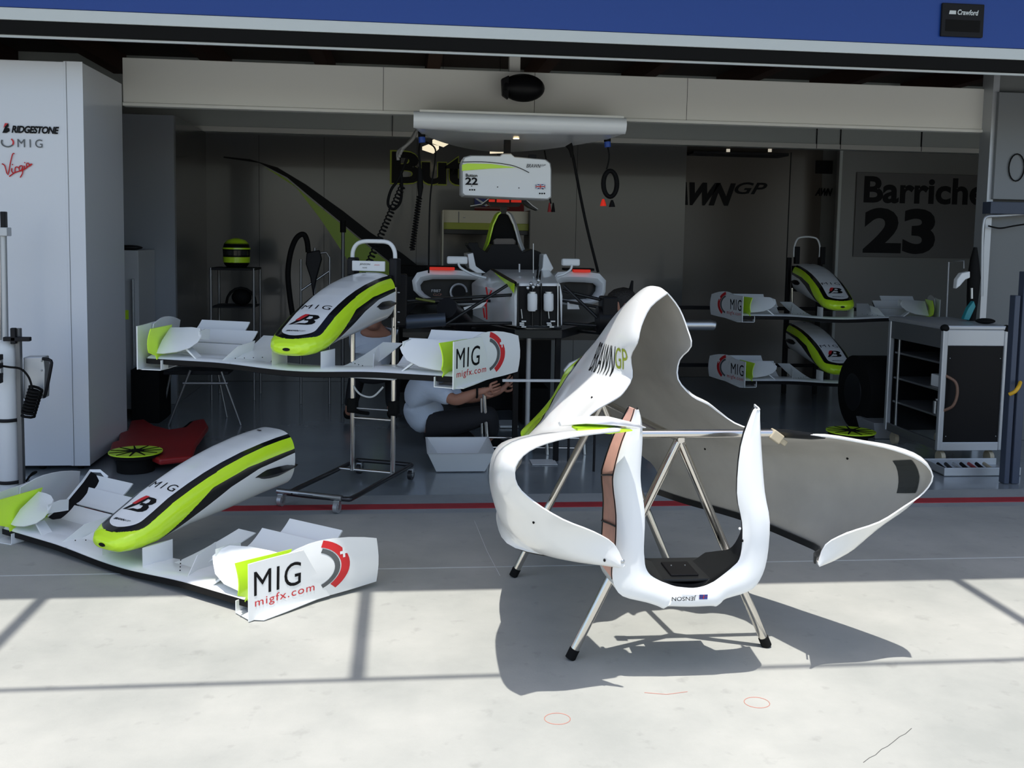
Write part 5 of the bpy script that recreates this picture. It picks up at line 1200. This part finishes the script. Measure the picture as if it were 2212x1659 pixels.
def fan(label, cx, cy, rx, z, base_h):
    c = G(cx, cy, z); r = (G(cx + rx, cy, z) - c).length
    T = thing('fan_disc', label, 'fan', (c.x, c.y, 0), 0, 'yellow-green wheel fans')
    M().cyl(c + V((0, 0, -.008)), c, r, n=40).build('disc', LIME, T, True)
    for k in range(11):
        t = 2 * math.pi * (k + .3) / 11; d = V((math.cos(t), math.sin(t), 0)); q = V((-d.y, d.x, 0))
        M().prism([c + d * r * .2 - q * r * .05, c + d * r * .2 + q * r * .05, c + d * r * .97 + q * r * .018, c + d * r * .97 - q * r * .018], (0, 0, .003)).build('spoke', RUB, T, True, smooth=False)
    M().cyl(c + V((0, 0, -.02)), c + V((0, 0, .006)), r * .26, n=20).build('hub', RUB, T, True)
    M().cyl(c + V((0, 0, -.03)), c + V((0, 0, -.009)), r * .92, n=28).build('backing_disc', RUB, T, True)
    M().cyl((c.x, c.y, 0), c + V((0, 0, -.03)), r * .7, n=20).build('drum', RUB, T, True)
    return T
fan('yellow-green segmented fan disc on a black drum in front of the red creeper board', 293, 974, 57, .125, .1)
fan('yellow-green segmented fan disc on a black drum at the left of the tool trolley', 1838, 930, 50, .10, .1)
# ================================================================== tank and gear at the left edge
TK = thing('gas_bottle_trolley', 'white gas bottle strapped to a grey trolley post at the left edge', 'gas bottle', (-2.25, 5.95, 0))
YT = 5.85
tb0 = PY(22, 1050, YT); r_ = (PY(45, 900, YT) - PY(-5, 900, YT)).length / 2
cx0 = PY(18, 900, YT).x
prof = [(0, .98), (.35, 1.0), (1, .97), (1, .03), (.9, 0)]
ztop = PY(20, 735, YT).z
M().tube([V((cx0, YT, .0)), V((cx0, YT, .02)), V((cx0, YT, ztop - .05)), V((cx0, YT, ztop - .015)), V((cx0, YT, ztop))], [r_ * .9, r_, r_, r_ * .8, r_ * .4], 24).build('bottle', TUB, TK, True)
for y in (1038, 905): z = PY(20, y, YT).z; tube('strap', [V((cx0 + (r_ + .004) * math.cos(t * math.pi / 10), YT + (r_ + .004) * math.sin(t * math.pi / 10), z)) for t in range(20)], .010, DARK, TK, closed=True)
GP2 = mat('grey_post', (.16, .165, .17), .4, .5)
a, b = PY(50, 1050, YT - .02), PY(41, 720, YT - .02)
boxo('post', (a.x - .014, YT - .05, 0), (a.x + .012, YT - .01, b.z + .03), GP2, TK)
a = PY(68, 732, YT - .05); boxo('handle_bar', (PY(18, 732, YT).x, YT - .08, a.z - .012), (a.x, YT - .045, a.z + .012), DARK, TK)
boxo('handle_bar', (PY(33, 700, YT).x, YT - .08, PY(40, 740, YT).z), (PY(44, 700, YT).x, YT - .05, PY(40, 706, YT).z), DARK, TK)
tube('gauge_line', smooth_path([PY(0, 790, YT - .12), PY(20, 793, YT - .12), PY(45, 797, YT - .1), PY(62, 815, YT - .1), PY(70, 840, YT - .1)]), .006, RUB, TK)
for y in (772, 790, 812, 822): boxo('valve', (PY(-6, y, YT - .12).x, YT - .16, PY(0, y + 6, YT - .14).z), (PY(6, y, YT - .12).x, YT - .11, PY(0, y - 6, YT - .14).z), DARK, TK)
a, b = PY(-4, 812, YT - .12), PY(4, 770, YT - .12)
boxo('regulator', (a.x, YT - .14, a.z), (b.x, YT - .10, b.z), ALU, TK)
# upright gantry pole above the bottle
PL = thing('slim_pole', 'slim metal pole with dark tip rising behind the gas bottle at the left edge', 'pole', (cx0, 6.1, 0))
a, b = PY(10, 735, 6.1), PY(6, 510, 6.1)
tube('pole', [(PY(9, 735, 6.1).x, 6.1, 0), (PY(7, 505, 6.1).x, 6.1, b.z)], .020, ALU, PL)
tube('side_rod', [(PY(-3, 735, 6.1).x, 6.12, a.z), (PY(-2, 490, 6.1).x, 6.12, PY(0, 490, 6.1).z)], .010, CHROME, PL)
boxo('tip', (PY(3, 480, 6.08).x, 6.06, PY(5, 492, 6.08).z), (PY(14, 480, 6.08).x, 6.10, PY(5, 457, 6.08).z), DARK, PL)
boxo('collar', (PY(0, 480, 6.08).x, 6.05, PY(5, 510, 6.08).z), (PY(19, 480, 6.08).x, 6.12, PY(5, 491, 6.08).z), ALU, PL)
# grey control box with handle and coiled lead
BX = thing('hanging_control_box', 'grey metal control box with black handle hanging on the trolley post', 'box', (-2.1, 5.85, .8))
a, b = PY(50, 862, YT), PY(94, 771, YT)
M().prism([PY(50, 772, YT), PY(94, 771, YT), PY(97, 800, YT), PY(95, 861, YT), PY(50, 862, YT)], (0, .09, 0)).build('case', ALU, BX, True, smooth=False, bevel=.006)
tube('handle', smooth_path([PY(92, 775, YT - .01), PY(110, 779, YT - .02), PY(109, 800, YT - .02), PY(98, 852, YT - .01), PY(94, 857, YT - .01)], 3), .009, DARK, BX)
for x, y in ((90, 780), (90, 800), (91, 853)): M().ball(PY(x, y, YT - .002), .005, 8, 5).build('screw', STEEL, BX, True)
tag(coil(PY(78, 838, YT - .08), PY(60, 898, YT - .07), .036, 9, .008, RUB, 'coiled_lead', None), 'thick black coiled lead hanging below the grey control box', 'cable')
tag(tube('floor_lead', smooth_path([PY(56, 1040, YT), PY(70, 1022, YT), PY(78, 1020, YT), G(62, 1030, .01)]), .006, RUB), 'short black lead curling at the foot of the trolley post', 'cable')
# ================================================================== things inside at the left
HT = thing('wire_table', 'tall chrome wire table in the dark left part of the garage', 'table', (-1.5, 9.2, 0))
xa_, xb_ = PY(455, 578, 9.1).x, PY(548, 578, 9.1).x; zt_ = PY(500, 579, 9.1).z
for x in (xa_, xb_):
    for y in (9.1, 9.5): tube('leg', [(x, y, 0), (x, y, zt_)], .012, DULL, HT)
boxo('top', (xa_ - .01, 9.09, zt_ - .02), (xb_ + .01, 9.51, zt_), DARK, HT)
zs = PY(500, 662, 9.1).z; boxo('shelf', (xa_, 9.1, zs - .015), (xb_, 9.5, zs), DARK, HT)
hc = PY(511, 545, 9.3)
HM = thing('racing_helmet', 'yellow-green and black racing helmet standing on the chrome wire table', 'helmet', (hc.x, 9.3, zt_))
M().tube([V((hc.x, 9.3, zt_)), V((hc.x, 9.3, zt_ + .03)), V((hc.x, 9.3, zt_ + .10)), V((hc.x, 9.3, zt_ + .17)), V((hc.x, 9.3, zt_ + .22)), V((hc.x, 9.3, zt_ + .245)), V((hc.x, 9.3, zt_ + .26))], [.085, .110, .118, .122, .108, .075, .02], 24).build('shell', BLACK, HM, True)
M().tube([V((hc.x, 9.3, zt_ + .215)), V((hc.x, 9.3, zt_ + .248)), V((hc.x, 9.3, zt_ + .266))], [.112, .08, .02], 24).build('crown_band', LIME, HM, True)
for z, h in ((.045, .05), (.165, .015)): M().tube([V((hc.x, 9.3, zt_ + z)), V((hc.x, 9.3, zt_ + z + h))], [.1175 if z < .1 else .1255, .1215 if z < .1 else .1245], 24).build('yellow_band', LIME, HM, True)
M().tube([V((hc.x, 9.27, zt_ + .11)), V((hc.x, 9.27, zt_ + .155))], [.112, .112], 24).build('visor', mat('smoked_visor', (.03, .03, .03), .1), HM, True)
dk = PY(522, 648, 9.25)
M_ = thing('dark_headset', 'black headset lying on the lower shelf of the wire table', 'headset', (dk.x, 9.25, zs))
M().ball((dk.x, 9.25, zs + .075), (.09, .07, .075)).build('cup', RUB, M_, True)
tube('band', [V((dk.x + .13 * math.cos(t * math.pi / 8), 9.22, zs + .02 + .14 * math.sin(t * math.pi / 8))) for t in range(9)], .012, RUB, M_)
TJ = thing('low_trestle', 'low chrome trestle in the shade under the left end of the raised wing', 'stand', (-1.7, 8.0, 0))
for a, b in (((370, 800), (359, 838)), ((411, 800), (387, 862)), ((478, 803), (499, 858)), ((470, 803), (480, 838))):
    yq = 7.9 if b[1] > 850 else 8.25; g = G(b[0], b[1] + 60 if b[1] > 850 else b[1] + 60, 0)
    tube('leg', [PY(a[0], a[1], yq), (PY(b[0] + (b[0] - a[0]) * 1.0, b[1], yq).x, yq, 0)], .010, DULL, TJ)
tube('rail', [PY(395, 828, 7.9), PY(492, 828, 7.9)], .012, DULL, TJ)
boxo('top', (PY(362, 800, 8.1).x, 7.95, PY(350, 804, 8.1).z), (PY(500, 800, 8.1).x, 8.2, PY(350, 796, 8.1).z), DARK, TJ)
tag(boxo('black_case', (PY(290, 830, 8.1).x, 8.0, 0), (PY(350, 830, 8.1).x, 8.4, PY(300, 795, 8.1).z), RUB, None), 'black case standing beside the low chrome trestle', 'case')
TG = thing('hose_trolley', 'chrome hose trolley with thick black hose behind the raised nose', 'trolley', (-.75, 8.9, 0))
for pts in ([(650, 560), (650, 700)], [(668, 548), (672, 545), (680, 548)], [(682, 548), (705, 545), (712, 556), (712, 700)], [(680, 535), (680, 640)]):
    q = [PY(x, y, 8.9) for x, y in pts]
    if pts[-1][1] == 700: q.append(V((q[-1].x, 8.9, 0)))
    tube('frame_tube', q, .011, DULL, TG)
tube('cross_bar', [PY(650, 628, 8.9), PY(712, 585, 8.9)], .009, STEEL, TG)
tube('black_hose', smooth_path([PY(632, 680, 8.85), PY(626, 640, 8.85), PY(622, 590, 8.85), PY(628, 545, 8.85), PY(640, 515, 8.85), PY(655, 506, 8.85), PY(663, 520, 8.85), PY(666, 545, 8.85)]), .024, RUB, TG, n=10)
M().prism([PY(x, y, 8.86) for x, y in ((662, 545), (690, 540), (695, 560), (684, 600), (676, 640), (670, 600), (660, 570))], (0, .06, 0)).build('gun_body', DARK, TG, True, bevel=.01)
tube('pole', [PY(741, 478, 8.9), (PY(741, 600, 8.9).x, 8.9, 0)], .016, GP2, TG)
tube('pole_tip', [PY(741, 476, 8.9), PY(741, 502, 8.9)], .026, RUB, TG)
# black equipment column and small case near the car
EQ = thing('equipment_rack', 'black equipment rack between the raised nose and the racing car', 'rack', (.2, 9.6, 0))
a, b = PY(862, 720, 9.6), PY(925, 575, 9.6)
boxo('frame', (a.x, 9.6, 0), (b.x, 9.9, b.z), RUB, EQ); boxo('side_panel', (a.x + .05, 9.59, a.z), (b.x - .06, 9.6, b.z - .1), DARK, EQ)
EX = thing('stacked_cases', 'dark equipment cases standing on the floor under the racing car', 'case', (1.0, 8.0, 0))
boxo('case', (PY(1125, 900, 8.0).x, 7.9, 0), (PY(1180, 900, 8.0).x, 8.4, PY(1125, 835, 8.0).z), RUB, EX)
# items on the floor behind the stand
tag(boxo('towel', G(1080, 925, .0) + V((0, 0, .002)), G(1112, 912, 0) + V((0, 0, .02)), TUB, None), 'small white folded cloth on the floor under the racing car', 'cloth')
BT_ = thing('water_bottle', 'small clear-blue bottle with pale cap standing behind the basin', 'bottle', G(1142, 962, 0))
g = G(1142, 962, 0)
M().tube([g, g + V((0, 0, .09)), g + V((0, 0, .11)), g + V((0, 0, .13))], [.028, .03, .014, .013], 16).build('bottle_body', mat('blue_clear_plastic', (.35, .5, .6), .2, trans=.5), BT_, True)
M().cyl(g + V((0, 0, .13)), g + V((0, 0, .155)), .016).build('cap', TAN, BT_, True)
tag(boxo('paper_sheet', G(1150, 1005, 0) + V((0, 0, .001)), G(1197, 993, 0) + V((0, 0, .004)), TUB, None, bevel=0), 'white sheet lying on the floor behind the engine cover', 'paper')
# second engine-cover part with red emblem seen behind the spine
EB = thing('bargeboard', 'white curved body panel with red patch standing behind the engine cover spine', 'body panel', (1.45, 6.2, 0))
bb = [(1218, 800), (1230, 785), (1262, 770), (1290, 745), (1300, 760), (1285, 800), (1250, 818), (1222, 815)]
M().prism([PY(x, y, 6.25) for x, y in bb], (0, .03, 0)).build('panel', WHITE, EB, True, bevel=.004)
M().prism([PY(x, y, 6.245) for x, y in ((1238, 786), (1262, 775), (1268, 790), (1245, 803))], (0, .004, 0)).build('red_patch', RED, EB, True, smooth=False)
for x in (1232, 1288): tube('support', [PY(x, 800, 6.27), (PY(x, 800, 6.27).x, 6.27, 0)], .008, DARK, EB)
# silver tube end behind the cover
tag(M().tube([PY(1420, 702, 6.8), PY(1535, 702, 6.8), PY(1543, 703, 6.8), PY(1546, 704, 6.8)], [.037, .037, .034, .02], 20).cyl(PY(1440, 702, 6.8), (PY(1440, 702, 6.8).x, 6.8, 0), .012).build('silver_duct_tube', STEEL), 'horizontal silver tube end standing out behind the engine cover', 'tube')
# wheel in the dark behind the rack
WT = thing('covered_wheel', 'dark wheel in a black cover standing on the floor beside the tool trolley', 'wheel', (3.75, 7.7, 0))
c = PY(1880, 890, 7.7); c.z = .30
M().tube([c + V((-.16, 0, 0)), c + V((-.15, 0, 0)), c + V((.15, 0, 0)), c + V((.16, 0, 0))], [.26, .30, .30, .26], 32).build('tyre', RUB, WT, True)
M().tube([c + V((-.165, 0, 0)), c + V((-.15, 0, 0))], [.15, .16], 24).build('rim', DARK, WT, True)
tub2 = thing('grey_bin', 'pale grey bin on the floor between the wheel and the tool trolley', 'bin', G(1935, 955, 0))
a, b = G(1890, 948, 0), G(1938, 948, 0)
M().loft([[a, b, b + V((0, .25, 0)), a + V((0, .25, 0))], [a + V((-.03, -.03, .13)), b + V((.03, -.03, .13)), b + V((.03, .28, .13)), a + V((-.03, .28, .13))]], True, True).build('bin_body', ALU, tub2, True, smooth=False, bevel=.004)
# ================================================================== tool trolley at the right
TX = thing('tool_trolley', 'silver and black tool trolley with open left side near the right-hand pier', 'trolley', (3.9, 6.6, 0))
x0, x1, y0, y1 = 3.665, 4.11, 6.38, 7.12; zb_, ztp = .10, .965
XE = 3.725
def tq(u, v, z): return V((x0 + (x1 - x0) * u - .05 * v * 0, y0 + (y1 - y0) * v, z))
for u, v in ((0, 0), (1, 0), (0, 1), (1, 1)):
    q = tq(u, v, 0); boxo('corner_post', (q.x - .018 * (1 if u else 1), q.y - .018, zb_), (q.x + .022, q.y + .018, ztp - .03), ALU, TX, bevel=.008)
boxo('front_panel', (x0 + .022, y0 - .006, zb_ + .06), (x1 - .018, y0 + .01, ztp - .14), BLACK, TX)
boxo('front_rail', (x0 + .02, y0 - .012, ztp - .14), (x1 - .016, y0 + .012, ztp - .03), ALU, TX)
boxo('front_rail', (x0 + .02, y0 - .012, zb_), (x1 - .016, y0 + .012, zb_ + .06), ALU, TX)
boxo('rear_panel', (x0, y1 - .01, zb_), (x1, y1 + .01, ztp - .03), BLACK, TX)
boxo('side_panel', (x1 - .01, y0, zb_), (x1 + .01, y1, ztp - .03), BLACK, TX)
boxo('side_rail', (x0 - .01, y0, ztp - .16), (x0 + .012, y1, ztp - .03), GP2, TX)
boxo('side_rail', (x0 - .01, y0, zb_), (x0 + .012, y1, zb_ + .06), GP2, TX)
for z in (.32, .50, .69): boxo('shelf', (x0 + .02, y0 + .03, z), (x1 - .02, y1 - .03, z + .015), GP2, TX)
boxo('inner_post', (x0 + .005, y1 - .12, zb_), (x0 + .02, y1 - .10, ztp - .16), STEEL, TX)
boxo('top', (x0 - .02, y0 - .02, ztp - .032), (x1 + .02, y1 + .02, ztp), ALU, TX, bevel=.010)
for u in (0, 1): q = tq(u, 0, ztp); M().ball((q.x, q.y, ztp - .02), (.03, .03, .026)).build('corner_cap', RUB, TX, True)
for ux in (.06, .94):
    for z in (.26, .74): M().ball((x0 + (x1 - x0) * ux * .93 + .02, y0 - .008, z if z > .5 else .20), .004, 8, 5).build('screw', STEEL, TX, True)
for u, v in ((.1, .06), (.9, .06), (.1, .94), (.9, .94)):
    q = tq(u, v, 0); c = M().cyl((q.x - .015, q.y, .045), (q.x + .015, q.y, .045), .045).build('caster', TAN, TX, True)
hq_ = smooth_path([V((x0 + .02, y0 - .01, .62)), V((x0 + .07, y0 - .05, .58)), V((x0 + .08, y0 - .06, .50)), V((x0 + .06, y0 - .05, .42)), V((x0 + .02, y0 - .01, .38))])
tube('cable_loop', hq_, .010, mat('brown_cable', (.20, .11, .07), .5), TX)
tag(boxo('white_carton', (x0 + .06, y0 + .10, .516), (x0 + .16, y0 + .25, .60), TUB, None), 'small white carton on the middle shelf inside the tool trolley', 'box')
for k in range(2): tag(M().cyl((x0 + .05 + .07 * k, y0 + .15 + .1 * k, .335), (x0 + .05 + .07 * k, y0 + .15 + .1 * k, .42), .018).build('spray_can', STEEL), ['small silver can on the lower shelf of the tool trolley, nearer one', 'small silver can on the lower shelf of the tool trolley, farther one'][k], 'can', 'silver cans in the tool trolley')
GNR = thing('tool_gun', 'tall black and white wheel gun leaning on top of the tool trolley', 'tool', (3.95, 6.8, ztp))
g0 = PY(2098, 688, 6.8)
M().tube([V((g0.x, 6.8, ztp)), PY(2101, 640, 6.8), PY(2104, 600, 6.8), PY(2105, 560, 6.8), PY(2107, 534, 6.8)], [.03, .04, .045, .03, .012], 14).build('gun_barrel', RUB, GNR, True)
M().prism([PY(x, y, 6.76) for x, y in ((2096, 586), (2078, 590), (2068, 604), (2066, 624), (2074, 618), (2086, 604), (2096, 600))], (0, .05, 0)).build('white_grip', TUB, GNR, True, bevel=.006)
tube('bright_stem', [PY(2099, 622, 6.75), PY(2099, 645, 6.75)], .010, STEEL, GNR)
M().prism([PY(x, y, 6.70) for x, y in ((2082, 690), (2092, 666), (2104, 650), (2108, 662), (2094, 692))], (0, .04, 0)).build('teal_sleeve', TEAL, GNR, True, bevel=.004)
tag(tube('thin_stand', [(PY(2048, 680, 7.6).x, 7.6, 0), PY(2050, 566, 7.6), PY(2082, 562, 7.6), PY(2082, 580, 7.6)], .008, ALU), 'thin bent rod stand behind the top of the tool trolley', 'rod')
tag(M().ball(V((4.04, 6.52, ztp + .02)), (.07, .05, .02)).build('glove', RUB), 'black glove lying on top of the tool trolley', 'glove')
TRY = thing('drip_tray', 'low silver tray of tools on the floor in front of the tool trolley', 'tray', (3.95, 6.2, 0))
a, b = G(2042, 1030, 0), G(2190, 1024, 0)
boxo('tray_base', (a.x, 6.06, 0), (b.x + .02, 6.34, .012), ALU, TRY)
boxo('tray_front', (a.x, 6.055, 0), (b.x + .02, 6.068, .055), ALU, TRY); boxo('tray_side', (a.x, 6.06, 0), (a.x + .01, 6.34, .055), ALU, TRY); boxo('tray_side', (a.x, 6.33, 0), (b.x + .02, 6.34, .055), ALU, TRY)
for k in range(7):
    xx = a.x + .04 + .055 * k; tag(M().cyl((xx, 6.12 + .02 * (k % 2), .03), (xx + .03, 6.26, .035), .012, n=8).build('hand_tool', [RUB, DARK, STEEL, RUB, REDM, RUB, TAN][k]), ['black hand tool lying leftmost in the silver tray', 'dark hand tool second from left in the silver tray', 'shiny hand tool lying in the silver tray', 'black hand tool in the middle of the silver tray', 'red-handled tool in the silver tray', 'black hand tool right of the red-handled tool', 'tan hand tool at the right end of the silver tray'][k], 'tool', 'tools in the silver tray')

tag(M().prism([G(100, 1060, .03), G(150, 1060, .03), G(160, 1040, .03), G(155, 1026, .03), G(128, 1030, .03)], (0, 0, -.03)).build('carbon_offcut', CARBON, bevel=.003), 'dark carbon piece lying on the ground between the gas bottle and the wing', 'panel')
